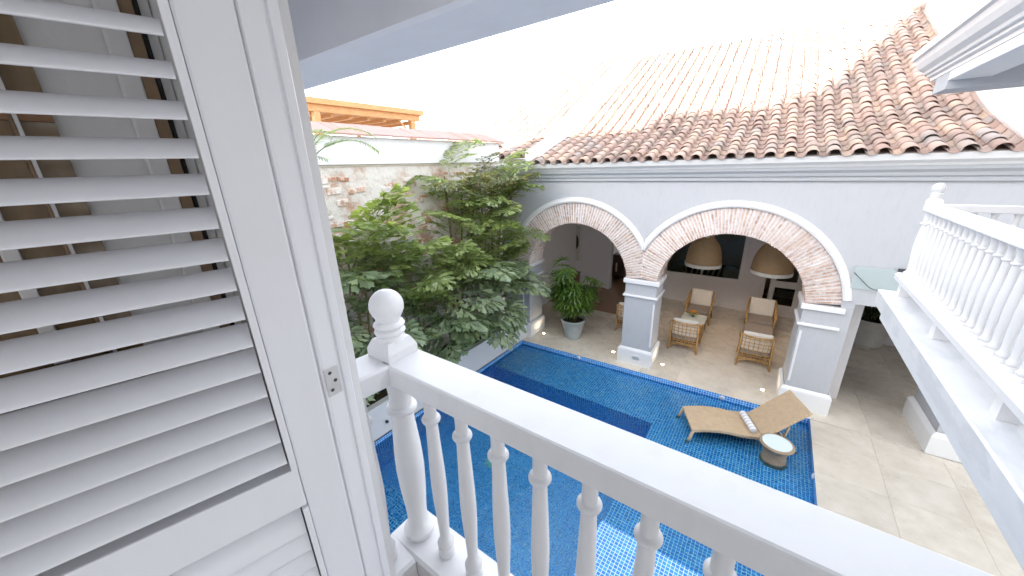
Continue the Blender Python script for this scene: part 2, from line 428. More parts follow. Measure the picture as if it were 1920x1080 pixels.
# risers
quad((X0, 7.22, ZD), (XS, 7.22, ZD), (XS, 7.22, ZS), (X0, 7.22, ZS))
quad((XS, 4.3, ZD), (XS, 7.22, ZD), (XS, 7.22, ZS), (XS, 4.3, ZS))
quad((XS, YN, ZD), (XS, 4.3, ZD), (XS, 4.3, ZP), (XS, YN, ZP))
quad((XS, 4.3, ZS), (X1, 4.3, ZS), (X1, 4.3, ZP), (XS, 4.3, ZP))
quad((X0, 2.93, ZD), (XS, 2.93, ZD), (XS, 2.93, -.62), (X0, 2.93, -.62))
quad((X0, 2.42, -.62), (XS, 2.42, -.62), (XS, 2.42, -.32), (X0, 2.42, -.32))
# walls
quad((X0, yf(X0), ZS), (X1, yf(X1), ZS), (X1, yf(X1), -.003), (X0, yf(X0), -.003))
quad((X0, YN, ZD), (X0, yf(X0), ZD), (X0, yf(X0), -.003), (X0, YN, -.003))
quad((X1, YN, ZS), (X1, yf(X1), ZS), (X1, yf(X1), -.003), (X1, YN, -.003))
quad((X0, YN, ZD), (X1, YN, ZD), (X1, YN, -.003), (X0, YN, -.003))
structure(pb.build('pool_basin', 'pool_mosaic'))
wb = MB(); nx, ny = 2, 2
wb.add([(X0, YN, ZW), (X1, YN, ZW), (X1, yf(X1), ZW), (X0, yf(X0), ZW)], [(0, 1, 2, 3)])
structure(wb.build('pool_water', 'water'))
# ================================================================== ARCADE BUILDING
arc = thing('arcade_building', 'pale grey arcade house with two brick arches and barrel tile roof', 'building', A0, TH)
ARCH = [(-4.45, 2.33, 1.50, 2.06), (-.69, 2.32, 1.50, 2.08)]
VAL = -2.57; WD = .82
PIERS = [(-6.95, -5.96), (-2.96, -2.16), (.80, 1.58)]
ZI, ZT, LINT, UR = 2.48, 4.96, 2.60, 3.06
# wall above the arches as a swept strip with thickness
def zlow(u):
    best = ZI
    for (uc, zc, ri, ro) in ARCH:
        if abs(u-uc) < ro:
            best = max(best, zc+sqrt(ro*ro-(u-uc)**2))
    return best
us = [-6.95]
for (uc, zc, ri, ro) in ARCH:
    for k in range(61): us.append(uc-ro*cos(pi*k/60))
us += [VAL, 1.58]
us = sorted(u for u in us if -6.95 <= u <= 1.58)
wm = MB()
def strip(us_, fz):
    for a, b in zip(us_[:-1], us_[1:]):
        if b-a < 1e-5: continue
        za, zb = fz(a), fz(b)
        wm.add([(a, 0, za), (b, 0, zb), (b, 0, ZT), (a, 0, ZT)], [(0, 1, 2, 3)])
        wm.add([(a, WD, za), (b, WD, zb), (b, WD, ZT), (a, WD, ZT)], [(3, 2, 1, 0)])
        wm.add([(a, 0, za), (b, 0, zb), (b, WD, zb), (a, WD, za)], [(3, 2, 1, 0)])
strip(us, lambda u: max(zlow(u-1e-6), zlow(u+1e-6)) if abs(u-VAL) > .2 else zlow(u))
wm.box(1.58, UR+3, 0, WD, LINT, ZT)
wm.box(UR+.04, UR+.62, -.38, .9, 0, LINT-.003)
wm.box(-6.95, 6, 0, WD, ZT, 5.30)
wall = wm.build('wall', 'grey_plaster', arc)
# brick arch rings
for ai, (uc, zc, ri, ro) in enumerate(ARCH):
    ring = MB(); N = 64
    a0 = math.asin((ZI-zc)/ri)
    pts = []
    for k in range(N+1):
        a = a0+(pi-2*a0)*k/N
        lim = ro+.03
        c_ = cos(a)
        if ai == 0 and c_ > .05: lim = min(lim, (VAL-uc)/c_)
        if ai == 1 and c_ < -.05: lim = min(lim, (VAL-uc)/c_)
        pts.append((a, ri+.012, lim))
    for (a, r0, r1), (b, s0, s1) in zip(pts[:-1], pts[1:]):
        P = lambda r, t, v: (uc+r*cos(t), v, zc+r*sin(t))
        ring.add([P(r0, a, .014), P(s0, b, .014), P(s1, b, .014), P(r1, a, .014), P(r0, a, WD), P(s0, b, WD), P(s1, b, WD), P(r1, a, WD)],
                 [(0, 1, 2, 3), (4, 7, 6, 5), (0, 4, 5, 1)])
    archo = ring.build('arch', 'lime_mortar', arc)
    NC = 74 if ai == 0 else 78
    rng = random.Random(ai+3)
    for k in range(NC):
        am = a0+(pi-2*a0)*(k+.5)/NC; da = (pi-2*a0)/NC*.5*rng.uniform(.42, .58)
        lim = ro-.005; c_ = cos(am)
        if ai == 0 and c_ > .05: lim = min(lim, (VAL-uc)/c_-.01)
        if ai == 1 and c_ < -.05: lim = min(lim, (VAL-uc)/c_-.01)
        sp_ = ri+(.30 if k % 2 else .20)+rng.uniform(-.03, .03)
        segs = [(ri+rng.uniform(-.004, .008), min(sp_, lim), -.004, .26), (sp_+.014, lim, -.004, .10),
                (ri+rng.uniform(-.004, .008), ri+.1, .275, .53), (ri+rng.uniform(-.004, .008), ri+.1, .545, WD-.02)]
        for r0, r1, v0, v1 in segs:
            if r1-r0 < .04: continue
            v0 -= rng.uniform(0, .008) if v0 < 0 else 0
            P = lambda r, s_, v: (uc+r*cos(am+s_*da*(ri/r if r > ri else 1)**.35), v, zc+r*sin(am+s_*da*(ri/r if r > ri else 1)**.35))
            b = MB(); b.add([P(r0, -1, v0), P(r0, 1, v0), P(r1, 1, v0), P(r1, -1, v0), P(r0, -1, v1), P(r0, 1, v1), P(r1, 1, v1), P(r1, -1, v1)],
                            [(0, 1, 2, 3), (4, 7, 6, 5), (0, 4, 5, 1), (1, 5, 6, 2), (2, 6, 7, 3), (3, 7, 4, 0)])
            b.build('brick', 'limewashed_brick', archo)
    # archivolt moulding following the ring
    mo = MB(); prof = [(ro+.002, -.005), (ro+.01, -.045), (ro+.05, -.062), (ro+.09, -.05), (ro+.10, -.03), (ro+.135, -.03), (ro+.15, -.002)]
    aa = [radians(d) for d in range(9, 172, 3)]
    rows = []
    for a in aa:
        c_ = cos(a); row = []
        for r, v in prof:
            if ai == 0 and c_ > .05: r = min(r, (VAL-uc)/c_)
            if ai == 1 and c_ < -.05: r = min(r, (VAL-uc)/c_)
            row.append((uc+r*cos(a), v, zc+r*sin(a)))
        rows.append((a, row))
    def keep(a):
        c_ = cos(a)
        if ai == 0 and c_ > .05: return (VAL-uc)/c_ > ro+.01
        if ai == 1 and c_ < -.05: return (VAL-uc)/c_ > ro+.01
        return True
    rows = [r for a, r in rows if keep(a)]
    for r0, r1 in zip(rows[:-1], rows[1:]):
        for i in range(len(prof)-1): mo.add([r0[i], r0[i+1], r1[i+1], r1[i]], [(0, 1, 2, 3)], True)
    for r in (rows[0], rows[-1]): mo.add(r, [tuple(range(len(r)))])
    mo.build('archivolt', 'white_paint', arc)
# piers with base, impost and neck band
for pi_, (u0, u1) in enumerate(PIERS):
    sh = MB()
    sh.bbox(u0, u1, .003, WD-.003, 0, ZI-.004, .012)
    po = sh.build('pier', 'grey_plaster', arc)
    right_open = pi_ != 2
    ue = u1+.06 if right_open else u1-.12
    b = MB(); e = .065; ub = u1+e
    prof_h = [(0, e), (.40, e), (.44, e*.85), (.47, e*.45), (.49, .01)]
    for (h0, e0), (h1, e1) in zip(prof_h[:-1], prof_h[1:]):
        b.add([(u0-e0, -e0, h0), (u1+e0, -e0, h0), (u1+e0, WD+e0, h0), (u0-e0, WD+e0, h0), (u0-e1, -e1, h1), (u1+e1, -e1, h1), (u1+e1, WD+e1, h1), (u0-e1, WD+e1, h1)],
              [(0, 1, 5, 4), (1, 2, 6, 5), (2, 3, 7, 6), (3, 0, 4, 7)])
    b.build('pier_base', 'white_plaster', po)
    MB().bbox(u0-.05, ue, -.055, WD+.05, ZI-.115, ZI+.002, .012).build('impost', 'white_paint', po)
    nb = MB(); nb.bbox(u0-.05, ue-.01, -.05, WD+.045, 1.985, 2.045, .022); nb.build('neck_band', 'white_paint', po)
    for uu in ((u1-.05,) if pi_ == 1 else ((u0+.03,) if pi_ == 2 else (u1-.26,))):
        MB().bbox(uu, uu+.045, -.018, .02, .62, 1.86, .008).build('edge_strip', 'white_paint', po)
    if pi_ == 1: 
        vg = MB(); vg.box(u0+.36, u0+.54, -e-.006, -e+.01, .17, .27)
        for q in range(4): vg.box(u0+.37, u0+.53, -e-.014, -e-.007, .185+q*.021, .195+q*.021)
        vg.build('vent_grille', 'steel', po)
# third pier base
b = MB(); u0, u1 = UR+.04, UR+.62; e = .07
for (h0, e0), (h1, e1) in zip([(0, e), (.38, e), (.43, .045), (.47, .01)][:-1], [(0, e), (.38, e), (.43, .045), (.47, .01)][1:]):
    b.add([(u0-e0, -.38-e0, h0), (u1+e0, -.38-e0, h0), (u1+e0, .9+e0, h0), (u0-e0, .9+e0, h0), (u0-e1, -.38-e1, h1), (u1+e1, -.38-e1, h1), (u1+e1, .9+e1, h1), (u0-e1, .9+e1, h1)],
          [(0, 1, 5, 4), (1, 2, 6, 5), (2, 3, 7, 6), (3, 0, 4, 7)])
b.build('pier_base', 'white_plaster', arc)
# cornice
cp_ = [(.002, 4.955), (-.05, 4.955), (-.055, 4.985), (-.035, 4.99), (-.035, 5.03), (-.07, 5.04), (-.09, 5.10), (-.14, 5.15), (-.15, 5.205), (.002, 5.205)]
MB().prism(cp_, 'x', -6.95, 6).build('cornice', 'grey_moulding', arc)
MB().prism([(.002, 5.207), (-.155, 5.207), (-.19, 5.25), (-.27, 5.30), (-.315, 5.40), (-.20, 5.43), (.002, 5.45)], 'x', -6.95, 6).build('cove', 'white_plaster', arc)
# roof
RV0, RZ0, RB = -.34, 5.375, 2.28
def zr(v):
    s_ = v-RV0
    # smooth flare between two pitches
    k = .325*s_
    d = s_-RB
    if d > -.6:
        tt = min(1, (d+.6)/1.2); k += (.51-.325)*( (d if d > .6 else .6*tt*tt) )
    return RZ0+k
VRIDGE = 8.7
UEND = 2.98
def roof(parent_name, ulo, uhi, vlo, vhi, n_single, root, pitch=.322, seed=1):
    rng = random.Random(seed)
    vsamp = [vlo+.14+(vhi-vlo-.14)*i/24 for i in range(25)]
    deck = MB()
    for a, b in zip(vsamp[:-1], vsamp[1:]):
        deck.add([(ulo, a, zr(a)), (uhi, a, zr(a)), (uhi, b, zr(b)), (ulo, b, zr(b)), (ulo, a, zr(a)-.05), (uhi, a, zr(a)-.05), (uhi, b, zr(b)-.05), (ulo, b, zr(b)-.05)],
                 [(0, 1, 2, 3), (4, 7, 6, 5)])
    ro_ = deck.build('roof', 'terracotta', root)
    # tile meshes, barrel, tapering, local +y up the slope
    def barrel(r0, r1, L, n, up=True, th=.014):
        b = MB(); vs_ = []; 
        for (r, y) in ((r0, 0), (r1, L)):
            for rr in (r, r-th):
                for k in range(n+1):
                    a = pi*k/n; vs_.append((rr*cos(a), y, (rr*sin(a))*(.92 if up else -.92)))
        w = n+1; fs = []
        for k in range(n):
            fs.append((k, k+1, 2*w+k+1, 2*w+k)); fs.append((w+k, 3*w+k, 3*w+k+1, w+k+1)); fs.append((k, w+k, w+k+1, k+1))
        b.add(vs_, fs, True); return b
    cover = barrel(.112, .092, .41, 8); cme = cover.mesh('roof_tile', 'terracotta')
    EXP = .30
    cols = [ulo+pitch*(.5+i) for i in range(int((uhi-ulo)/pitch))]
    spots = []
    # path along slope
    v = vlo-.05; path = []
    while v < vhi:
        s1 = (zr(v+.05)-zr(v-.05))/.1 if v > vlo else (zr(vlo+.1)-zr(vlo))/.1
        ang = math.atan(s1); path.append((v, zr(max(v, vlo))+(v-max(v, vlo))*s1, ang)); v += EXP*cos(ang)
    pans = MB(); rest = MB()
    for ci, u in enumerate(cols):
        for ri_, (v, z, ang) in enumerate(path):
            spots.append((ri_, ci, u+rng.uniform(-.012, .012), v+rng.uniform(-.015, .015), z+.062+rng.uniform(-.006, .008), ang-.045+rng.uniform(-.012, .012), rng.uniform(-.035, .035)))
    spots.sort(key=lambda s_: (s_[0], -s_[1]))
    for i, (ri_, ci, u, v, z, ang, yaw) in enumerate(spots):
        if i < n_single:
            inst('roof_tile', cme, ro_, (u, v, z), (ang, 0, yaw))
        else:
            R_ = Matrix.Translation((u, v, z)) @ Matrix.Rotation(yaw, 4, 'Z') @ Matrix.Rotation(ang, 4, 'X')
            rest.add([(R_ @ Vector(p))[:] for p in cover.v], cover.f, True)
    pan = barrel(.092, .108, .41, 6, up=False)
    for u in [ulo+pitch*i for i in range(int((uhi-ulo)/pitch)+1)]:
        for (v, z, ang) in path:
            R_ = Matrix.Translation((u+rng.uniform(-.01, .01), v+.02, z+.105)) @ Matrix.Rotation(ang-.03, 4, 'X')
            pans.add([(R_ @ Vector(p))[:] for p in pan.v], pan.f, True)
    stuff(pans.build('pan_tiles', 'terracotta', ro_)); stuff(rest.build('upper_roof_tiles', 'terracotta', ro_))
    return ro_
roof('roof', -5.62, UEND, RV0, VRIDGE, 300, arc)
rd = MB(); rd.tube([(-5.7, VRIDGE+.05, zr(VRIDGE)+.08), (UEND, VRIDGE+.05, zr(VRIDGE)+.08)], .13, 10); rd.build('ridge_cap', 'terracotta', arc)
# neighbour roof to the left and the white firewall between
nb_ = thing('neighbour_house', 'sunlit tiled roof of the neighbouring house beyond the garden wall', 'building', A0, TH)
MB().box(-14.2, -6.97, .6, 9.2, -1, 5.6).build('wall', 'white_plaster', nb_)
roof('roof', -14.0, -6.15, .35, VRIDGE, 300, nb_, seed=5)
fw = thing('fire_wall', 'white plastered fire wall climbing between the two tiled roofs', 'wall', A0, TH)
fm = MB(); vv_ = [RV0+.5+(VRIDGE-RV0-.5)*i/16 for i in range(17)]
for a, b in zip(vv_[:-1], vv_[1:]):
    fm.add([(-6.15, a, zr(a)-.4), (-5.62, a, zr(a)-.4), (-5.62, b, zr(b)-.4), (-6.15, b, zr(b)-.4), (-6.15, a, zr(a)+.22), (-5.62, a, zr(a)+.22), (-5.62, b, zr(b)+.22), (-6.15, b, zr(b)+.22)],
           [(4, 5, 6, 7), (1, 2, 6, 5), (3, 0, 4, 7)])
a = vv_[0]; fm.add([(-6.15, a, zr(a)-.4), (-5.62, a, zr(a)-.4), (-5.62, a, zr(a)+.22), (-6.15, a, zr(a)+.22)], [(0, 1, 2, 3)])
fm.build('masonry', 'white_plaster', fw)

# lounge behind the arches: back wall with window, glazed door and side opening
bw = MB(); VB = 5.9; CEIL = 4.25
def bwall(u0, u1, z0, z1): bw.box(u0, u1, VB, VB+.2, z0, z1)
WU0, WU1, WZ0, WZ1 = -3.05, -.45, 1.12, 2.95
DU0, DU1, DZ1 = .32, 1.30, 2.45
bwall(-3.85, WU0, 0, CEIL); bwall(WU0, WU1, 0, WZ0); bwall(WU0, WU1, WZ1, CEIL); bwall(WU1, DU0, 0, CEIL); bwall(DU0, DU1, DZ1, CEIL); bwall(DU1, 1.75, 0, CEIL)
bwall(-5.35, -3.85, 3.0, CEIL); bwall(-9.5, -5.35, 0, CEIL)
bw.box(1.72, 1.9, WD, VB, 0, CEIL)
lounge = structure(bw.build('lounge_wall', 'room_plaster', None)); lounge.location = A0; lounge.rotation_euler.z = TH
cm = MB(); cm.box(-9.5, 6, WD-.002, 11, CEIL, CEIL+.2); o = structure(cm.build('lounge_ceiling', 'room_plaster')); o.location = A0; o.rotation_euler.z = TH
sw = MB(); sw.box(-9.6, -9.4, .5, 11, 0, CEIL); sw.box(-9.5, 6, 10.8, 11, 0, .9); sw.box(-9.5, 6, 10.8, 11, 3.4, CEIL); sw.box(-7.2, 6, 10.8, 11, .9, 3.4); sw.box(-3.9, -3.75, VB+.2, 10.8, 0, CEIL); sw.box(-9.5, -6.96, .35, .55, 0, CEIL); sw.box(1.73, 1.9, VB+.2, 10.8, 0, CEIL)
o = structure(sw.build('back_room_wall', 'room_plaster')); o.location = A0; o.rotation_euler.z = TH  # far-left gap in the back wall left open to let light in
o = structure(MB().box(-3.74, 1.72, VB+2.3, VB+2.4, 0, CEIL).build('window_screen_wall', 'screen_plaster')); o.location = A0; o.rotation_euler.z = TH  # pale screen wall added behind the window to lighten its view
o = structure(MB().box(-9.4, -3.9, 3.2, 10.8, -.005, .006).build('wood_floor', 'brown_floor')); o.location = A0; o.rotation_euler.z = TH
o = structure(MB().box(-3.75, 1.73, VB+.2, 10.8, -.005, .006).build('wood_floor', 'brown_floor')); o.location = A0; o.rotation_euler.z = TH
sk = MB(); sk.box(-3.85, DU0-.08, VB-.02, VB-.001, 0, .12); sk.box(DU1+.08, 1.7, VB-.02, VB-.001, 0, .12)
o = structure(sk.build('skirting', 'white_paint')); o.location = A0; o.rotation_euler.z = TH

def local(name, label, cat, u, v, z=0, rz=0, group=None):
    return thing(name, label, cat, A2W(u, v, z), TH+rz, group)
wi = local('interior_window', 'wide white framed interior window in the back wall of the lounge', 'window', (WU0+WU1)/2, VB-.03)
hw = (WU1-WU0)/2
fm = MB(); fm.bbox(-hw-.1, hw+.1, -.03, .06, WZ0-.1, WZ0+.06, .01); fm.bbox(-hw-.1, hw+.1, -.03, .06, WZ1-.06, WZ1+.1, .01); fm.bbox(-hw-.1, -hw+.06, -.028, .06, WZ0+.06, WZ1-.06, .01); fm.bbox(hw-.06, hw+.1, -.028, .06, WZ0+.06, WZ1-.06, .01)
fm.build('window_frame', 'white_paint', wi)
for k in range(2): MB().box(-hw+.06+k*hw, k*hw-.02 if k == 0 else hw-.06, .0, .008, WZ0+.06, WZ1-.06).build('pane', 'window_glass', wi)
MB().box(-.02, .0, -.01, .03, WZ0+.06, WZ1-.06).build('mullion', 'white_paint', wi)
# high-back chairs seen through that window
for k, du in enumerate((-2.72, -.80)):
    c = local('dining_chair', ['grey high backed dining chair behind the left half of the interior window', 'grey high backed dining chair behind the right half of the interior window'][k], 'chair', du, VB+.75, group='dining chairs behind the window')
    b = MB(); prof = [(-.26, .45), (-.27, 1.25)]+[(.27*cos(pi-a), 1.25+.22*sin(a)) for a in [pi*i/10 for i in range(11)]]+[(.26, .45)]
    b.prism(prof, 'y', -.05, .05); b.build('backrest', 'grey_upholstery', c); MB().bbox(-.27, .27, .04, .5, .42, .54, .03).build('seat', 'grey_upholstery', c)
    for sx in (-.22, .22):
        for yy in (.0, .44): MB().box(sx-.02, sx+.02, yy-.02, yy+.02, 0, .43).build('leg', 'dark_wood', c)
sb = local('sideboard', 'dark sideboard with pale stripes seen under the woven lamp through the window', 'cabinet', -1.75, VB+1.4)
MB().bbox(-.7, .7, 0, .4, 0, 1.22, .01).build('carcass', 'art_black', sb)
for k in range(6): MB().add([(-.55+k*.2, -.004, .82), (-.47+k*.2, -.004, .82), (-.40+k*.2, -.004, 1.18), (-.48+k*.2, -.004, 1.18)], [(0, 1, 2, 3)]).build('stripe', 'art_paper', sb)
gd = local('glazed_door', 'white glazed door at the right end of the lounge back wall', 'door', (DU0+DU1)/2, VB-.02)
hd = (DU1-DU0)/2
fm = MB(); fm.bbox(-hd+.14, -hd+.30, 0, .06, 0, DZ1, .006); fm.bbox(hd-.10, hd+.08, 0, .06, 0, DZ1, .006)
for z0, z1 in ((0, .42), (1.06, 1.30), (2.1, DZ1)): fm.bbox(-hd+.30, hd-.10, .002, .058, z0, z1, .006)
fm.build('door_frame', 'white_paint', gd)
for z0, z1 in ((.42, 1.06), (1.30, 2.1)): MB().box(-hd+.30, hd-.10, .024, .032, z0, z1).build('pane', 'window_glass', gd)
# dark table in back room
tb = local('console_table', 'small dark table seen through the glazed door', 'table', 1.1, VB+1.2)
MB().bbox(-.4, .4, -.25, .25, .70, .74, .006).build('table_top', 'dark_wood', tb)
for sx in (-.36, .36):
    for sy_ in (-.2, .2): MB().box(sx-.02, sx+.02, sy_-.02, sy_+.02, 0, .70).build('leg', 'dark_wood', tb)
# door surround and furniture beyond the first arch
ds = local('door_surround', 'white door surround behind the potted palm under the left arch', 'door frame', -5.35, VB-.03)
MB().bbox(-.13, .03, -.03, .25, 0, 3.0, .01).build('post', 'white_paint', ds); MB().bbox(1.45, 1.6, -.03, .25, 0, 3.0, .01).build('post', 'white_paint', ds); MB().bbox(-.13, 1.6, -.031, .25, 3.0, 3.14, .01).build('head', 'white_paint', ds)
dc = local('dark_cabinet', 'dark wood cabinet standing on the brown floor beyond the left arch', 'cabinet', -5.55, 7.95)
MB().bbox(-.3, .3, -.25, .25, .04, 1.15, .01).build('carcass', 'dark_wood', dc); MB().box(-.12, -.04, -.258, -.25, .3, .75).build('door_panel', 'art_paper', dc)
lc = local('low_chest', 'reddish brown low chest against the wall left of the potted palm', 'chest', -7.6, 5.45)
MB().bbox(-.9, .9, -.3, .3, .05, .62, .01).build('body', 'brown_wood', lc); MB().bbox(-.93, .93, -.32, .32, .62, .66, .006).build('lid', 'dark_wood', lc)
pa = local('framed_picture', 'large framed abstract picture with dark strokes left of the potted palm', 'picture', -7.55, VB-.04)
fm = MB(); fm.bbox(-.85, .85, -.03, .03, 1.05, 1.13, .008); fm.bbox(-.85, .85, -.03, .03, 2.75, 2.83, .008); fm.bbox(-.85, -.77, -.029, .03, 1.13, 2.75, .008); fm.bbox(.77, .85, -.029, .03, 1.13, 2.75, .008); fm.build('frame', 'white_paint', pa)
MB().box(-.77, .77, -.005, .02, 1.13, 2.75).build('sheet', 'art_paper', pa)
for k, pts in enumerate([[(-.35, 2.35), (-.37, 1.9), (-.36, 1.6)], [(.28, 2.6), (.22, 2.2), (.18, 1.65)], [(.28, 2.6), (.45, 2.58)], [(-.42, 1.62), (-.1, 1.72), (.15, 1.66)]]):
    MB().tube([(x, -.012, z) for x, z in pts], .05, 6).build('brush_stroke', 'art_black', pa)
b = MB(); b.lathe([(.01, -.02), (.16, -.018), (.18, -.006), (.16, 0)], 0, 0, 18); o = b.build('brush_blot', 'art_black', pa); o.location = (.52, -.008, 2.0); o.rotation_euler = (radians(-90), 0, 0); o.scale = (1, 2.0, 1)
b = MB(); b.tube([(-.12+.07*cos(a), -.012, 1.45+.13*sin(a)) for a in [2*pi*i/14 for i in range(15)]], .022, 6); b.build('brush_ring', 'art_black', pa)

# ================================================================== left boundary wall, planter
cw = thing('garden_wall', 'old limewashed brick garden wall behind the palms with white band and tiled coping', 'wall', (-7.0, 0, 0))
MB().box(-.45, 0, -1, 9.0, -1, 5.47).build('wall', 'old_render', cw)
MB().bbox(-.43, .06, -1, 9.02, 5.50, 6.02, .012).build('plaster_band', 'white_plaster', cw)
MB().box(-.44, .02, -1, 9.0, 5.462, 5.505).build('under_band', 'beige_underband', cw)
rng = random.Random(11)
bme = [MB().bbox(-.03, .02, -.5*l, .5*l, -.5*h, .5*h, .01).mesh('brick', 'rubble_brick') for l, h in ((.24, .07), (.30, .08), (.18, .07), (.26, .10), (.34, .15))]
for k in range(295):
    y = rng.uniform(2.6, 8.9); z = 1.2+.105*rng.randrange(0, 39)+rng.uniform(-.03, .03)+.05*sin(y*2.1)
    inst('brick', rng.choice(bme), cw, (rng.uniform(-.012, .012), y, z), (rng.uniform(-.10, .10), rng.uniform(-.06, .06), rng.uniform(-.03, .03)), (1, rng.uniform(.6, 1.3), rng.uniform(.7, 1.3)))
cpm = MB()
cpm.add([(-.55, 0, .11), (.17, 0, -.13), (.17, .235, -.13), (-.55, .235, .11), (-.55, 0, .15), (.17, 0, -.095), (.17, .235, -.095), (-.55, .235, .15)],
        [(0, 3, 2, 1), (4, 5, 6, 7), (0, 1, 5, 4), (1, 2, 6, 5), (2, 3, 7, 6), (3, 0, 4, 7)])
cme2 = cpm.mesh('coping_tile', 'rosy_tile')
for k in range(42):
    inst('coping_tile', cme2, cw, (0, -1+k*.24, 6.16+rng.uniform(-.006, .006)), (rng.uniform(-.012, .012), rng.uniform(-.012, .012), rng.uniform(-.02, .02)))

pl = thing('planter', 'long white planter wall along the left edge of the pool', 'planter', (X0, 0, 0))
MB().bbox(-.16, .0, .6, 9.02, -.05, .74, .012).build('planter_wall', 'white_plaster', pl)
MB().box(-.95, -.16, .6, 9.0, .3, .62).build('soil', 'soil', pl)
hk = MB(); hk.lathe([(.02, 0), (.035, .01), (.035, .05), (.0, .06)], 0, 0, 10); o = hk.build('spout', 'dark_metal', pl); o.location = (.0, 3.55, .28); o.rotation_euler = (0, radians(90), 0)

# ================================================================== the house the picture is taken from
ho = thing('house', 'white plastered house with the balcony door, seen from inside its doorway', 'building', (0, 0, 0))
wm = MB()
wm.box(-12, -.665, .302, .345, 3.3, 6.5); wm.box(2.9, 8, .302, .345, 3.3, 6.5); wm.box(-.665, 2.9, .302, .345, 6.1, 6.5)
wm.box(-12, -1.55, .25, .301, -1.9, 3.299); wm.box(1.0, 8, .25, .301, -1.9, 3.299); wm.box(-1.55, 1.0, .20, .24, -1.9, 3.299)
wm.build('facade', 'white_plaster', ho)  # doorway widened to the right, out of view, to light the shutter
um = MB(); um.box(-13, 3.3, -9, .30, 6.42, 6.6)
um.box(-12, 9, -8, .15, -1.9, 3.61); um.box(-12, -1.3, -8, .25, 3.61, 6.4); um.build('unseen_house_mass', 'white_plaster', ho)  # unseen mass; lower block added to stop stray sun reaching the courtyard
rw_ = MB(); [rw_.box(a_, b_, -46, -40, -1.9, h_) for a_, b_, h_ in ((-70, -25.9, 20.2), (-25.899, -22.65, 21.25), (-22.649, -20, 22.0), (-19.999, -19.4, 22.4), (-19.399, 30, 27.0))]; rw_.build('shade_caster', 'white_plaster', ho)  # unseen stepped block, shaped to throw the shade line on the roof
# eave: soffit and edge beam over the balcony
MB().add([(-6, .345, 6.10), (3.5, .345, 6.10), (3.5, .64, 6.04), (-6, .64, 6.04), (-6, .345, 6.2), (3.5, .345, 6.2), (3.5, .64, 6.14), (-6, .64, 6.14)], [(0, 3, 2, 1), (4, 5, 6, 7), (3, 7, 6, 2)]).build('soffit', 'soffit_plaster', ho)
be = MB(); be.prism([(.638, 5.711), (.652, 5.704), (.828, 5.705), (.842, 5.714), (.842, 6.16), (.638, 6.16)], 'x', -6, 3.5)
be.build('eave_beam', 'soffit_sky_tint', ho)
# room behind the camera; window openings and pale floor added to light the shutter
rm = MB(); rm.box(-1.25, -1.15, -4, .30, 3.7, 6.35); rm.box(3.0, 3.1, -4, .30, 3.7, 4.5); rm.box(3.0, 3.1, -4, .30, 6.0, 6.35); rm.box(3.0, 3.1, -4, -3.0, 4.5, 6.0); rm.box(3.0, 3.1, -1.0, .30, 4.5, 6.0); rm.box(-1.25, 3.1, -4.1, -4, 3.7, 4.2); rm.box(-1.25, 3.1, -4.1, -4, 6.25, 6.35); rm.box(-1.25, -.9, -4.1, -4, 4.2, 6.25); rm.box(2.85, 3.1, -4.1, -4, 4.2, 6.25)
structure(rm.build('room_wall', 'white_plaster'))
structure(MB().box(-1.25, 3.1, -4, .30, 6.35, 6.41).build('room_ceiling', 'white_plaster'))
structure(MB().box(-1.25, 3.1, -4, .30, 3.72, 3.8).build('room_floor', 'ledge_marble'))
# right wing rising above the arcade roof
rw = thing('right_wing', 'tall white wing wall rising beside the right end of the tiled roof', 'building', A0, TH)
wm = MB(); wm.box(UEND, 7, -.0005, 3.2, 5.31, 7.3)
wm.build('wall', 'white_plaster', rw)
wm = MB(); wm.box(UR+3.0, UR+3.2, -1, 8, 0, 5.3); wm.box(1.9, UR+3, 5.3, 5.5, 0, CEIL); wm.box(3.25, 3.75, 4.9, 5.3, 0, CEIL)
wm.build('passage_wall', 'room_plaster', rw)

# ================================================================== shutter leaf and door frame
P = .62; AL = radians(15.35); UUX, UUY = sin(AL), cos(AL)
leaf_loc = (-cos(AL)*P, sin(AL)*P, 0)
# local frame: +x along the leaf towards the courtyard, +y towards the room side (away from the camera), z up
lf = thing('louvred_shutter', 'white louvred wooden shutter leaf standing open at the left', 'shutter', leaf_loc, pi/2-AL)
SW = .48
def lbox(name, x0, x1, y0, y1, z0, z1, b=.003, par=lf, mat='white_shutter_paint'): return MB().bbox(x0, x1, y0, y1, z0, z1, b).build(name, mat, par)
lbox('stile', .010, .073, .0, .034, 3.84, 6.08, .004)
lbox('stile', -SW-.073, -SW-.010, .0, .034, 3.84, 6.08, .004)
lbox('bead', .0, .0098, -.0045, .030, 4.918, 5.99, .0015)
lbox('bead', .0, .0098, -.0045, .030, 3.95, 4.832, .0015)
lbox('rail', -SW-.0095, .0095, .001, .032, 4.834, 4.916, .003)
lbox('rail', -SW-.0095, .0095, .001, .032, 3.84, 3.94, .003)
lbox('rail', -SW-.0095, .0095, .001, .032, 6.0, 6.08, .003)
prof = []; CH, TK = .0500, .0052
for k in range(20):
    a = 2*pi*k/20; prof.append((.5*CH*cos(a), TK*sin(a)*(1-.15*cos(2*a))))
tau = radians(30)
def louver_mesh(tau):
    pr = [(c*cos(tau)-s*sin(tau), c*sin(tau)+s*cos(tau)) for c, s in prof]
    return MB().prism(pr, 'x', -SW-.004, -.0025, True).mesh('louver', 'white_shutter_paint')
lm1 = louver_mesh(tau); lm2 = louver_mesh(radians(62))
rng = random.Random(2)
z = 4.952
while z < 5.98:
    inst('louver', lm1, lf, (0, .016, z), (radians(rng.uniform(-1.6, 1.6)), 0, 0)); z += .0436
z = 3.965
while z < 4.82:
    inst('louver', lm2, lf, (0, .016, z), (0, 0, 0)); z += .0436
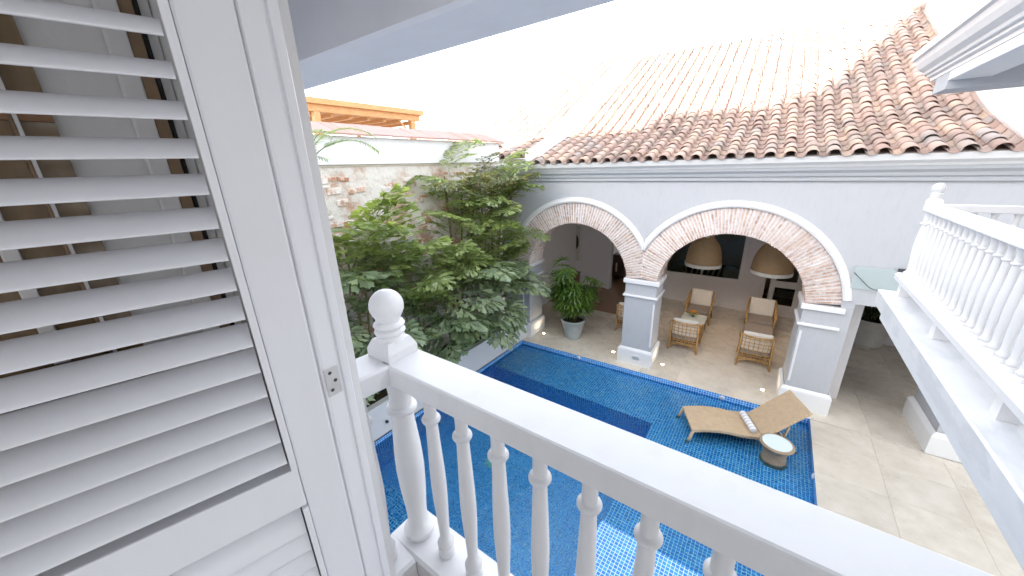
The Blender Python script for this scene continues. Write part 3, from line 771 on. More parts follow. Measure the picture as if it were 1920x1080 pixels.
# jamb: reveal face with groove and outer strip
ex, ey = leaf_loc[0]+UUX*.0755, leaf_loc[1]+UUY*.0755
jb = thing('door_frame', 'white door jamb with a rounded edge beside the open shutter', 'door frame', (ex, ey, 0))
jp = [(-.055, .000), (-.006, .000), (-.0015, .0018), (0, .006), (.000, .030), (-.0035, .0315), (-.0035, .0345), (.001, .036), (.002, .040), (.002, .0475), (-.001, .050), (-.055, .050)]
MB().prism(jp, 'z', 3.8, 6.12, False).build('jamb', 'white_shutter_paint', jb)
jr = MB().box(2.9-ex-.02, 2.9-ex+.04, .0, .06, 3.8, 6.12).build('jamb', 'white_shutter_paint', jb)
hg = thing('hinge_plate', 'bare steel hinge plate with three screws on the white door jamb', 'hinge', (ex, ey, 0))
hz = 5.068
hp = MB(); hp.bbox(-.0008, .0016, .004, .0285, hz-.041, hz+.012, .0006); hpo = hp.build('plate', 'steel', hg)
for dy, dz in ((.012, -.030), (.020, -.014), (.013, .003)):
    s_ = MB(); s_.lathe([(.0, 0), (.0028, .0), (.0032, .0006), (.0026, .0009), (.0, .0007)], 0, 0, 10); o = s_.build('screw', 'dark_metal', hpo); o.location = (.0016, dy, hz+dz); o.rotation_euler = (0, radians(90), 0)
# things seen between the louvres: window leaf with amber panes, white pilaster, timber edge
gw = thing('paned_window', 'brown paned window with white glazing bars seen between the shutter louvres', 'window', (-1.148, 0, 0))
for y0, y1 in ((-.36, -.0255), (-.003, .050), (.062, .104)):
    for z0, z1 in ((4.3, 4.84), (4.87, 5.5), (5.53, 6.3)): MB().box(.0, .010, y0, y1, z0, z1).build('pane', 'amber_glass', gw)
MB().bbox(.0, .026, -.025, -.0035, 4.3, 6.3, .003).build('glazing_bar', 'white_paint', gw)
MB().bbox(.0, .018, .0505, .0555, 4.3, 6.3, .001).build('glazing_bar', 'timber_brown', gw)
MB().bbox(.0, .022, .056, .0615, 4.3, 6.3, .001).build('glazing_bar', 'white_paint', gw)
for zz in (4.84, 5.50): MB().box(.0, .014, -.36, .104, zz+.001, zz+.029).build('glazing_bar', 'brown_wood', gw)
tp = thing('timber_edge', 'white pilaster with a bare timber edge and a dark strip for the gap seen between the louvres', 'door frame', (-1.148, 0, 0))
MB().bbox(.0, .018, .212, .247, 3.8, 6.34, .004).build('pilaster', 'white_paint', tp)
MB().bbox(.0, .014, .2475, .2705, 3.8, 6.34, .003).build('timber', 'timber_brown', tp)
MB().bbox(.0, .010, .271, .281, 3.8, 6.34, .003).build('dark_gap_strip', 'dark_gap', tp)  # dark strip painted in for the shaded gap
bs = thing('dark_basket', 'dark woven basket low behind the shutter louvres', 'basket', (-.98, -.03, 3.8))
MB().lathe([(.10, 0), (.125, .2), (.13, 1.15), (.135, 1.25), (.12, 1.255), (.11, 1.15)], 0, 0, 20).build('body', 'dark_wood', bs)

# ================================================================== balusters
def ball_profile(zc, r, n=10): return [(r*sin(pi*k/n), zc-r*cos(pi*k/n)) for k in range(1, n)]
H0 = 4.0   # foot of a baluster; profile heights below are absolute
BAL = [(.030, 3.998), (.030, 4.03), (.024, 4.037), (.030, 4.047), (.031, 4.06), (.022, 4.075), (.0185, 4.10), (.0215, 4.18), (.0255, 4.27), (.0268, 4.34), (.0255, 4.41), (.0225, 4.50), (.0200, 4.585),
       (.0205, 4.605), (.028, 4.608), (.0310, 4.614), (.0310, 4.620), (.028, 4.626), (.0205, 4.629), (.0195, 4.66), (.0205, 4.705), (.026, 4.715), (.031, 4.73), (.034, 4.742)]
bal_me = MB().lathe([(r, z-H0) for r, z in BAL], 0, 0, 20).mesh('baluster', 'white_paint')
NEW = [(.062, 3.915), (.062, 3.985), (.050, 3.995), (.058, 4.01), (.060, 4.03), (.045, 4.045), (.037, 4.07), (.040, 4.14), (.048, 4.24), (.0515, 4.33), (.049, 4.42), (.043, 4.50), (.0385, 4.565), (.039, 4.58),
       (.0385, 4.5845), (.050, 4.588), (.0545, 4.595), (.0545, 4.603), (.050, 4.610), (.0385, 4.6135), (.0375, 4.66), (.041, 4.70), (.050, 4.72), (.055, 4.742)]
TOPB = [(.050, 4.868), (.046, 4.876), (.041, 4.886), (.0475, 4.893), (.050, 4.899), (.0475, 4.905), (.040, 4.910), (.047, 4.915), (.0505, 4.922), (.047, 4.929), (.038, 4.934)]
new_me = MB().lathe([(r, z-H0) for r, z in NEW], 0, 0, 24).mesh('post_shaft', 'white_paint')
ball_me = MB().lathe([(r, z-H0) for r, z in TOPB]+[(r, z-H0) for r, z in ball_profile(4.985, .0545, 14) if z > 4.945], 0, 0, 24).mesh('finial', 'white_paint')
def block_mesh():
    b = MB(); s_ = .057
    prof = [(s_, 4.74-H0), (s_, 4.842-H0), (s_*.96, 4.848-H0), (s_*.80, 4.868-H0), (s_*.74, 4.874-H0)]
    for (e0, h0), (e1, h1) in zip(prof[:-1], prof[1:]):
        b.add([(-e0, -e0, h0), (e0, -e0, h0), (e0, e0, h0), (-e0, e0, h0), (-e1, -e1, h1), (e1, -e1, h1), (e1, e1, h1), (-e1, e1, h1)], [(0, 1, 5, 4), (1, 2, 6, 5), (2, 3, 7, 6), (3, 0, 4, 7)])
    e1, h1 = prof[-1]; b.add([(-e1, -e1, h1), (e1, -e1, h1), (e1, e1, h1), (-e1, e1, h1)], [(0, 1, 2, 3)])
    return b.mesh('post_block', 'white_paint')
block_me = block_mesh()
def newel(root, x, y, rz=0):
    n = inst('newel_post', new_me, root, (x, y, H0)); inst('post_block', block_me, n, (0, 0, 0), (0, 0, rz)); inst('finial', ball_me, n)
    return n
def rail_prof(c, w=.068, z0=4.742, z1=4.815):
    b = .008
    return [(c-w+.006, z0), (c+w-.006, z0), (c+w, z0+.006), (c+w, z1-b), (c+w-.003, z1-.003), (c+w-b, z1), (c-w+b, z1), (c-w+.003, z1-.003), (c-w, z1-b), (c-w, z0+.006)]
XN_ = -.967
structure(MB().box(XN_-.08, 3.0, .345, .71, 3.62, 3.80).build('balcony_slab', 'brown_floor'))
br = thing('balcony_balustrade', 'white turned balustrade with ball finial post along the near balcony', 'balustrade', (0, 0, 0))
YR, XN = .634, -.967
MB().prism(rail_prof(YR), 'x', XN+.02, 1.0).build('top_rail', 'white_paint', br)
SD = radians(6)
sr = MB().prism(rail_prof(0), 'y', -.34, -.05).build('side_rail', 'white_paint', br); sr.location = (XN, YR, 0); sr.rotation_euler.z = -SD
MB().prism([(YR-.085, 3.90), (YR+.085, 3.90), (YR+.085, 3.985), (YR+.075, 3.997), (YR-.075, 3.997), (YR-.085, 3.985)], 'x', XN-.085, 1.0).build('bottom_rail', 'white_paint', br)
o = MB().prism([(-.085, 3.90), (.085, 3.90), (.085, 3.985), (.075, 3.996), (-.075, 3.996), (-.085, 3.985)], 'y', -.34, -.08).build('side_bottom_rail', 'white_paint', br); o.location = (XN, YR, 0); o.rotation_euler.z = -SD
newel(br, XN, YR)
for k in range(13): inst('baluster', bal_me, br, (-.811+.14*k, YR, H0))
for k in (1, 2): inst('baluster', bal_me, br, (XN-.14*k*sin(SD), YR-.14*k*cos(SD), H0))

# ================================================================== gallery on the right
ga = thing('gallery', 'white gallery ledge on the right carried over the courtyard', 'balcony', (0, 0, 0))
gp = [(1.20, 3.62), (4.4, 3.62), (4.4, 3.80), (1.215, 3.80), (1.20, 3.79)]
MB().prism(gp, 'y', 2.1, 6.15).build('ledge_slab', 'ledge_marble', ga)
MB().bbox(1.27, 2.85, 2.15, 6.05, 3.45, 3.619, .01).build('under_beam', 'white_plaster', ga)
MB().box(4.3, 4.39, 2.15, 6.1, 3.801, 6.188).build('light_block_wall', 'white_plaster', ga)  # unseen wall added to block side light on the balusters
gb = thing('gallery_balustrade', 'white turned balustrade with corner post on the right hand gallery', 'balustrade', (0, 0, 0))
GX, GY, DZ = 1.385, 5.97, .055
def gal(o): o.location.z += DZ; return o
gal(MB().prism(rail_prof(GX), 'y', 2.15, GY-.02).build('top_rail', 'white_paint', gb))
gal(MB().prism([(GX-.095, 3.925), (GX+.095, 3.925), (GX+.10, 3.93), (GX+.10, 3.985), (GX+.085, 4.0), (GX-.08, 4.0), (GX-.10, 3.98), (GX-.10, 3.93)], 'y', 2.15, GY+.1).build('bottom_rail', 'white_paint', gb))
gal(newel(gb, GX, GY))
for k in range(3): MB().bbox(GX-.05, GX+.05, GY-.05-k*1.32, GY+.05-k*1.32, 3.80, 3.985, .004).build('foot_block', 'white_paint', gb)
for k in range(27): gal(inst('baluster', bal_me, gb, (GX, GY-.112-.139*k, H0)))
ge_ = thing('gallery_end_balustrade', 'white balustrade closing the far end of the right hand gallery', 'balustrade', (0, 0, 0))
gal(MB().prism(rail_prof(GY), 'x', GX+.02, 2.9).build('top_rail', 'white_paint', ge_))
gal(MB().prism([(GY-.09, 3.75), (GY+.09, 3.75), (GY+.09, 3.99), (GY-.09, 3.99)], 'x', GX+.101, 2.9).build('bottom_rail', 'white_paint', ge_))
for k in range(9): gal(inst('baluster', bal_me, ge_, (GX+.155+.15*k, GY, H0)))
# upper gallery with moulded edge
ug = thing('upper_gallery', 'white moulded edge of the upper gallery in the top right corner', 'balcony', (0, 0, 0))
up_ = [(1.00, 6.50), (1.00, 6.425), (1.03, 6.415), (1.045, 6.37), (1.075, 6.32), (1.125, 6.29), (1.135, 6.265), (1.165, 6.262), (1.165, 6.235), (1.20, 6.228), (1.20, 6.19), (5.2, 6.19), (5.2, 6.50)]
MB().prism(up_, 'y', 2.1, 6.75).build('moulded_slab', 'white_paint', ug)
MB().bbox(1.205, 5.2, 6.05, 6.5, 6.02, 6.189, .008).build('cross_beam', 'grey_plaster', ug)
MB().bbox(1.205, 1.5, 2.15, 6.05, 6.10, 6.1895, .008).build('edge_beam', 'white_plaster', ug)
un = thing('upper_balustrade', 'white corner post and balustrade standing on the upper gallery', 'balustrade', (0, 0, 0))
MB().bbox(1.22, 1.40, 6.45, 6.63, 6.50, 7.9, .01).build('corner_post', 'white_paint', un)
MB().bbox(1.25, 1.37, 2.15, 6.45, 7.35, 7.43, .01).build('top_rail', 'white_paint', un)
for k in range(14): inst('baluster', bal_me, un, (1.31, 6.25-.16*k, 6.50), (0, 0, 0), (1, 1, 1.145))
# green glass strip over the passage
gg = local('glass_screen', 'pale green glass strip over the passage right of the big arch', 'glass panel', 0, 0)
MB().box(1.42, UR, -.040, -.028, 2.93, 3.37).build('pane', 'green_glass', gg)
MB().box(2.0, 2.16, -.055, -.02, 3.345, 3.40).build('clip', 'dark_metal', gg)
cb = MB(); cb.tube([(1.42, -.047, 3.25), (1.55, -.047, 3.12), (1.68, -.047, 2.99), (1.75, -.047, 2.955), (1.95, -.047, 2.945)], .006, 6); cb.build('cable', 'dark_metal', gg)

# ================================================================== furniture
def rattan_chair(label, u, v, rz, group='cane armchairs in the lounge', pillow=True):
    c = local('cane_armchair', label, 'armchair', u, v, 0, rz, group)
    W, D, HB = .37, .42, .98
    # local: faces +y; back at y=-D
    for sx in (-1, 1):
        MB().tube([(sx*(W+.02), -D-.03, 0), (sx*W, -D+.02, .25), (sx*W, -D+.02, .55), (sx*W*.97, -D-.03, HB-.03)], .022, 8).build('leg', 'cane', c)
        MB().tube([(sx*(W+.02), D-.02, 0), (sx*W, D-.04, .25), (sx*W, D-.05, .58)], .022, 8).build('leg', 'cane', c)
        arm = MB(); arm.tube([(sx*W, -D, HB-.06), (sx*(W+.02), -D+.16, .86), (sx*(W+.03), -.05, .74), (sx*(W+.03), D-.14, .68), (sx*(W+.02), D-.05, .60), (sx*W, D-.05, .45)], .024, 8)
        arm.tube([(sx*W, -D+.02, .34), (sx*W, D-.05, .34)], .018, 6); arm.tube([(sx*W, -D+.02, .16), (sx*W, D-.05, .16)], .014, 6)
        for k in range(5):
            y = -D+.12+k*.145; arm.tube([(sx*W, y, .34), (sx*W, y+.02, .84-k*.045)], .010, 5)
        arm.tube([(sx*W, -D+.05, .16), (sx*W, -D+.15, .30), (sx*W, -.1, .34)], .010, 5)
        arm.build('arm', 'cane', c)
    bk = MB()
    def yb(z): return -D+.02-.055*max(0, (z-.5)/.48)
    for z in (.20, .24): bk.tube([(-W, yb(z), z), (0, yb(z)-.01, z+.02), (W, yb(z), z)], .013, 6)
    for z in (.40, .52, .64, .74, .85): bk.tube([(-W, yb(z), z), (-W*.4, yb(z)-.02, z-.008), (W*.4, yb(z)-.02, z-.008), (W, yb(z), z)], .011, 5)
    for k in range(6):
        x = -W+.105+k*.106; bk.tube([(x, yb(.22)-.008, .22), (x, yb(.5)-.018, .5), (x, yb(.92)-.02, .915)], .011, 5)
    bk.tube([(-W, yb(HB), HB-.02), (-W*.6, yb(HB)-.02, HB-.055), (0, yb(HB)-.025, HB-.07), (W*.6, yb(HB)-.02, HB-.055), (W, yb(HB), HB-.02)], .022, 8)
    for sx in (-1, 1): bk.tube([(sx*W, -D+.02, .02), (sx*(W-.05), -D+.02, .14), (sx*(W-.16), -D+.02, .20)], .013, 6)
    bk.build('backrest', 'cane', c)
    sf = MB(); sf.tube([(-W, D-.05, .34), (W, D-.05, .34)], .020, 8); sf.tube([(-W, D-.05, .16), (W, D-.05, .16)], .014, 6); sf.box(-W+.01, W-.01, -D+.03, D-.05, .315, .335); sf.build('seat_frame', 'cane', c)
    cu = MB(); cu.bbox(-W+.03, W-.03, -D+.05, D-.02, .345, .47, .035); cu.build('seat_cushion', 'fabric_taupe', c)
    pc = MB(); pc.bbox(-W+.035, W-.035, -.055, .055, 0, .56, .045)
    o = pc.build('back_cushion', 'fabric_white', c); o.location = (0, -D+.13, .46); o.rotation_euler.x = radians(10)
    return c
rattan_chair('cane armchair with its back to the pool in front of the flower table', -1.56, 1.86, 0)
rattan_chair('cane armchair facing the pool behind the flower table', -1.50, 4.18, pi)
rattan_chair('cane armchair with its back to the pool nearest the right pier', .21, 1.84, 0)
rattan_chair('cane armchair facing the pool beside the glazed door', .30, 4.16, pi)
rattan_chair('cane armchair half hidden behind the middle pier', -3.42, 2.35, radians(12))
ct = local('coffee_table', 'low glass topped cane coffee table carrying yellow flowers', 'table', -1.52, 3.05)
MB().bbox(-.36, .36, -.40, .42, .44, .465, .006).build('table_top', 'table_glass', ct)
fr_ = MB()
for sx in (-.33, .33): fr_.tube([(sx, -.37, .42), (sx, .39, .42)], .02, 6)
for sy_ in (-.37, .39): fr_.tube([(-.33, sy_, .42), (.33, sy_, .42)], .02, 6)
fr_.build('frame', 'cane', ct)
for sx in (-.33, .33):
    for sy_ in (-.37, .39): MB().tube([(sx, sy_, 0), (sx, sy_, .43)], .022, 8).build('leg', 'cane', ct)
fv = local('flower_vase', 'small glass vase of orange yellow flowers on the coffee table', 'flowers', -1.56, 3.22, .466)
MB().lathe([(.045, 0), (.05, .02), (.04, .07), (.05, .10), (.045, .10), (.035, .07)], 0, 0, 14).build('vase', 'dark_metal', fv)
rng = random.Random(9)
pm = MB(); lmq = MB()
for k in range(26):
    a = rng.uniform(0, 2*pi); r = .13*sqrt(rng.random()); h = .19-.5*r*r/.13+rng.uniform(-.01, .02); cx_, cy_ = r*cos(a), r*sin(a)
    for q in range(7):
        b_ = 2*pi*q/7; pm.add([(cx_, cy_, h), (cx_+.03*cos(b_-.35), cy_+.03*sin(b_-.35), h+.012), (cx_+.042*cos(b_), cy_+.042*sin(b_), h+.006), (cx_+.03*cos(b_+.35), cy_+.03*sin(b_+.35), h+.012)], [(0, 1, 2, 3)])
for k in range(24):
    a = 2*pi*k/24+rng.uniform(-.1, .1); r0, r1 = .05, rng.uniform(.15, .19); z1_ = rng.uniform(.07, .13)
    lmq.add([(r0*cos(a), r0*sin(a), .11), (.11*cos(a-.2), .11*sin(a-.2), .13), (r1*cos(a), r1*sin(a), z1_), (.11*cos(a+.2), .11*sin(a+.2), .13)], [(0, 1, 2, 3)])
pm.build('petals', 'flower_yellow', fv); lmq.build('leaves', 'leaf_bright', fv)
ot = local('ottoman', 'taupe cushioned ottoman between the right hand pair of cane armchairs', 'ottoman', .27, 3.22)
MB().bbox(-.36, .36, -.30, .36, .33, .46, .035).build('cushion', 'fabric_taupe', ot)
fr_ = MB()
for sx in (-.33, .33): fr_.tube([(sx, -.27, .30), (sx, .33, .30)], .02, 6)
for sy_ in (-.27, .33): fr_.tube([(-.33, sy_, .30), (.33, sy_, .30)], .02, 6)
fr_.build('frame', 'cane', ot)
for sx in (-.33, .33):
    for sy_ in (-.27, .33): MB().tube([(sx, sy_, 0), (sx, sy_, .33)], .022, 8).build('leg', 'cane', ot)
# woven pendant lamps
def pendant(label, u, v, zr_, R_):
    c = local('pendant_lamp', label, 'lamp', u, v, 0, 0, 'woven pendant lamps')
    pr = []
    for k in range(13):
        t_ = k/12; pr.append((R_*(1-.10*t_-.62*t_**3.2), zr_+.06+.86*t_))
    b = MB(); n = 32; vs_ = []; fs = []
    full = pr+[(r-.02, z) for r, z in reversed(pr)]
    for r, z in full:
        for k in range(n): vs_.append((r*cos(2*pi*k/n), r*sin(2*pi*k/n), z))
    L = len(full)
    for i in range(L):
        for k in range(n): fs.append((i*n+k, i*n+(k+1) % n, ((i+1) % L)*n+(k+1) % n, ((i+1) % L)*n+k))
    b.add(vs_, fs, True); b.build('shade', 'wicker_shade', c)
    b = MB(); full = [(R_+.012, zr_-.03), (R_+.018, zr_+.07), (R_-.012, zr_+.07), (R_-.014, zr_-.03)]; vs_ = []; fs = []
    for r, z in full:
        for k in range(n): vs_.append((r*cos(2*pi*k/n), r*sin(2*pi*k/n), z))
    for i in range(4):
        for k in range(n): fs.append((i*n+k, i*n+(k+1) % n, ((i+1) % 4)*n+(k+1) % n, ((i+1) % 4)*n+k))
    b.add(vs_, fs, False); b.build('rim', 'fabric_white', c)
    MB().tube([(0, 0, zr_+.9), (0, 0, CEIL)], .012, 6).build('cord', 'dark_metal', c)
    MB().lathe([(.0, zr_+.40), (.035, zr_+.42), (.05, zr_+.47), (.035, zr_+.52), (.02, zr_+.56), (.0, zr_+.56)], 0, 0, 14).build('bulb', 'lamp_glow', c)
    ll = bpy.data.lights.new('pendant_bulb', 'POINT'); ll.energy = 1.7; ll.color = (1, .87, .70); ll.shadow_soft_size = .06
    lo_ = bpy.data.objects.new('pendant_bulb', ll); COL.objects.link(lo_); lo_.parent = c; lo_.location = (0, 0, zr_+.34)
    MB().lathe([(.01, zr_+.78), (.19, zr_+.80), (.20, zr_+.92), (.05, zr_+.96), (.01, zr_+.96)], 0, 0, 20).build('cap', 'brass', c)
pendant('left of the two big woven dome lamps hanging under the wide arch', -1.48, 3.0, 2.32, .50)
pendant('right of the two big woven dome lamps hanging under the wide arch', .27, 3.0, 2.30, .50)
# floor uplights
for k, (u, v) in enumerate(((-5.68, .42), (-3.27, .36), (-1.87, .36), (.46, .36))):
    g_ = local('floor_uplight', ['small lit floor light beside the left pier', 'small lit floor light left of the middle pier', 'small lit floor light right of the middle pier', 'small lit floor light left of the right pier'][k], 'light', u, v, 0, 0, 'floor lights between the piers')
    MB().lathe([(.0, .001), (.062, .001), (.062, .006), (.045, .007), (.0, .0065)], 0, 0, 18).build('ring', 'brass', g_)
    MB().lathe([(.0, .0072), (.040, .0072), (.036, .011), (.0, .012)], 0, 0, 16).build('lens', 'lamp_glow', g_)
    ll = bpy.data.lights.new('uplight_bulb', 'SPOT'); ll.energy = .9; ll.color = (1, .78, .50); ll.spot_size = radians(140); ll.spot_blend = .8; ll.shadow_soft_size = .04
    lo_ = bpy.data.objects.new('uplight_bulb', ll); COL.objects.link(lo_); lo_.parent = g_; lo_.location = (0, 0, .03); lo_.rotation_euler = (pi, 0, 0)
# pool fittings
for k, (x, y, lab) in enumerate(((-4.05, None, 'white pool fitting on the far pool wall near the potted palm'), (-.32, None, 'white pool fitting on the far pool wall behind the lounger'), (X1, 7.22, 'white pool fitting on the right pool wall beside the side table'))):
    f_ = thing('pool_fitting', lab, 'pool fitting', (x, yf(x)-.002 if y is None else y, -.075), 0, 'white pool wall fittings')
    b = MB(); b.lathe([(.0, 0), (.055, 0), (.058, .012), (.045, .022), (.0, .024)], 0, 0, 18); o = b.build('flange', 'white_paint', f_); o.rotation_euler = (radians(90), 0, 0) if y is None else (0, radians(-90), 0)
    b = MB(); b.lathe([(.0, .024), (.022, .024), (.02, .034), (.0, .034)], 0, 0, 12); o2 = b.build('nozzle', 'steel', f_); o2.rotation_euler = o.rotation_euler
dr = thing('pool_drain_cover', 'pale green square drain cover on the deep pool floor', 'drain cover', (-4.15, 4.85, ZD))
MB().bbox(-.20, .20, -.20, .20, .002, .03, .006).build('cover', 'drain_green', dr)

# lounger on the shallow shelf
LA = atan2(.56, 1.2)
lo = thing('sun_lounger', 'woven rattan sun lounger standing on the shallow pool shelf', 'sun lounger', (-.83, 7.42, ZS), LA)
LW = .40
def zl(x): return .37 + .055*sin(pi*min(max((x-.02)/.95, 0), 1)) - .02*(x/1.32)
xs_ = [1.32*i/18 for i in range(19)]
b = MB()
for a, c_ in zip(xs_[:-1], xs_[1:]):
    for (ya, yb_) in ((-LW, LW),):
        b.add([(a, ya, zl(a)), (c_, ya, zl(c_)), (c_, yb_, zl(c_)), (a, yb_, zl(a)), (a, ya, zl(a)-.055), (c_, ya, zl(c_)-.055), (c_, yb_, zl(c_)-.055), (a, yb_, zl(a)-.055)],
              [(0, 1, 2, 3), (7, 6, 5, 4), (0, 4, 5, 1), (3, 2, 6, 7)])
b.add([(0, -LW, zl(0)), (0, LW, zl(0)), (0, LW, zl(0)-.055), (0, -LW, zl(0)-.055)], [(0, 1, 2, 3)])
b.build('seat', 'rattan', lo)
bt = radians(43); BL = .98
o = MB().bbox(0, BL, -LW+.01, LW-.01, -.045, .0, .01).build('backrest', 'rattan', lo); o.location = (1.325, 0, zl(1.32)+.0); o.rotation_euler.y = -bt
for sy_ in (-1, 1):
    MB().tube([(.03, sy_*(LW-.02), zl(0)-.03), (-.03, sy_*(LW-.01), .15), (-.08, sy_*LW, 0)], .032, 8).build('leg', 'rattan', lo)
    MB().tube([(1.30, sy_*(LW-.03), zl(1.3)-.04), (1.75, sy_*(LW-.03), .30), (1.86, sy_*(LW-.02), .22), (1.95, sy_*(LW-.01), 0)], .036, 8).build('leg', 'rattan', lo)
    MB().tube([(1.80, sy_*(LW-.12), .58), (1.72, sy_*(LW-.08), .30)], .022, 6).build('back_prop', 'rattan', lo)
MB().tube([(1.74, -LW+.03, .30), (1.74, LW-.03, .30)], .026, 6).build('cross_bar', 'rattan', lo)
k_ = MB(); k_.lathe([(.0, 0), (.03, 0), (.03, .04), (.0, .05)], 0, 0, 12); o = k_.build('knob', 'dark_metal', lo); o.location = (2.0, LW-.02, .86); o.rotation_euler = (radians(-90), 0, 0)
tw = thing('rolled_towel', 'rolled white towel with grey stripes lying across the sun lounger', 'towel', (-.83+1.18*cos(LA), 7.42+1.18*sin(LA), ZS+zl(1.18)+.062), LA+pi/2)
b = MB(); n = 20; pts = []
b.tube([(x, 0, 0) for x in (-.29, -.285, -.27, 0, .27, .285, .29)], [.045, .056, .062, .064, .062, .056, .045], 18); b.build('roll', 'striped_towel', tw)
b = MB(); sp_ = [( .058*(1-i/40)*cos(i*.5), .058*(1-i/40)*sin(i*.5)) for i in range(38)]
b.tube([(-.293, y, z) for y, z in sp_], .004, 4); b.build('spiral_edge', 'striped_towel', tw)
# side table
st_ = thing('side_table', 'round woven drum table with glass top beside the sun lounger', 'table', (.745, 7.40, ZS))
MB().lathe([(.225, 0), (.23, .02), (.205, .12), (.19, .24), (.205, .36), (.25, .43), (.285, .455), (.29, .475), (.28, .49), (.24, .492)], 0, 0, 36).build('drum', 'rattan_drum', st_)
MB().lathe([(.0, .489), (.238, .489), (.238, .497), (.0, .498)], 0, 0, 36, False).build('glass_top', 'table_glass', st_)

# ================================================================== plants
def fan_leaf(rng, L, fingers, spread=2.4, w=.03, droop=.25):
    # fan of narrow fingers radiating from the origin in the local +y direction
    b = MB()
    for k in range(fingers):
        a = -spread/2+spread*k/(fingers-1)+rng.uniform(-.06, .06); l = L*rng.uniform(.82, 1.05)*(1-.18*abs(a)/1.2)
        d = Vector((sin(a), cos(a), 0)); s_ = Vector((cos(a), -sin(a), 0)); pv = None
        prev = None
        for q, (t_, ww) in enumerate(((0, .25), (.3, .9), (.65, 1), (.92, .6), (1.0, .12))):
            c = d*l*t_+Vector((0, 0, .10*t_*l-droop*l*t_*t_*rng.uniform(.8, 1.3)))
            pr = (c-s_*w*ww*.5+Vector((0, 0, .004)), c+s_*w*ww*.5+Vector((0, 0, .004)))
            if prev: b.add([prev[0], prev[1], pr[1], pr[0]], [(0, 1, 2, 3)], True)
            prev = pr
    return b
rng = random.Random(21)
fan_mes = [fan_leaf(rng, .30, rng.choice((8, 9, 10)), 3.4, .036, .30).mesh('leaf', 'leaf_rhapis') for _ in range(5)]
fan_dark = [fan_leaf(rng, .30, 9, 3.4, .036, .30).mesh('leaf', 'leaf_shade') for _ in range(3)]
def potted(name, label, u, v, rb, rt, h, stems, hs_, n_leaf, spread, mat, fmes, seed):
    rng = random.Random(seed)
    p = local('plant_pot', label+' pot', 'plant pot', u, v); p['label'] = label
    MB().lathe([(rb*.9, 0), (rb*.92, .03), (rb, .035), (rb+(rt-rb)*.5, h*.5), (rt, h-.05), (rt+.015, h-.04), (rt+.018, h), (rt-.03, h), (rt-.04, h-.08)], 0, 0, 32).build('pot', mat, p)
    MB().lathe([(.0, h-.085), (rt-.04, h-.085), (rt-.04, h-.08), (.0, h-.06)], 0, 0, 24).build('soil', 'soil', p)
    return p
def rhapis(label, u, v, z0, stems, n_leaf, H, spread, fmes, seed, sc=1.0):
    rng = random.Random(seed)
    r = local('potted_palm', label, 'potted palm', u, v, z0)
    for k in range(stems):
        a = 2*pi*k/stems+rng.uniform(-.4, .4); lean = spread*rng.uniform(.2, .75); h = H*rng.uniform(.45, 1.0)
        top = Vector((lean*cos(a), lean*sin(a), h))
        MB().tube([(.08*cos(a), .08*sin(a), 0), (top*.5)[:] if False else (.5*top.x, .5*top.y, .55*h), top[:]], [.014, .012, .008], 6).build('stem', 'palm_stem', r)
        for q in range(n_leaf):
            t_ = rng.uniform(.30, 1.0); base = Vector((top.x*t_, top.y*t_, h*t_)); b_ = rng.uniform(0, 2*pi) if rng.random() < .5 else a+rng.uniform(-1.2, 1.2)
            el = rng.uniform(.0, .75); pet = rng.uniform(.12, .30)
            tip = base+Vector((cos(b_)*cos(el), sin(b_)*cos(el), sin(el)))*pet
            o = inst('leaf', rng.choice(fmes), r, tip, (rng.uniform(-.5, .25), rng.uniform(-.35, .35), b_-pi/2), sc*rng.uniform(.85, 1.2))
    return r
potted('plant_pot', 'grey ribbed stone pot standing under the left arch', -4.74, .68, .25, .38, .66, 0, 0, 0, 0, 'pot_stone', None, 1)
rhapis('lady palm with bright fan leaves in the grey pot under the left arch', -4.74, .68, .58, 12, 13, 2.1, .85, fan_mes, 31, 1.45)
potted('plant_pot', 'large pale pot in the dim passage right of the arches', 3.0, 4.75, .38, .52, .85, 0, 0, 0, 0, 'pot_pale', None, 2)
rhapis('dark bushy plant in the pale pot in the dim passage', 3.0, 4.75, .78, 8, 8, .9, .5, fan_dark, 32)

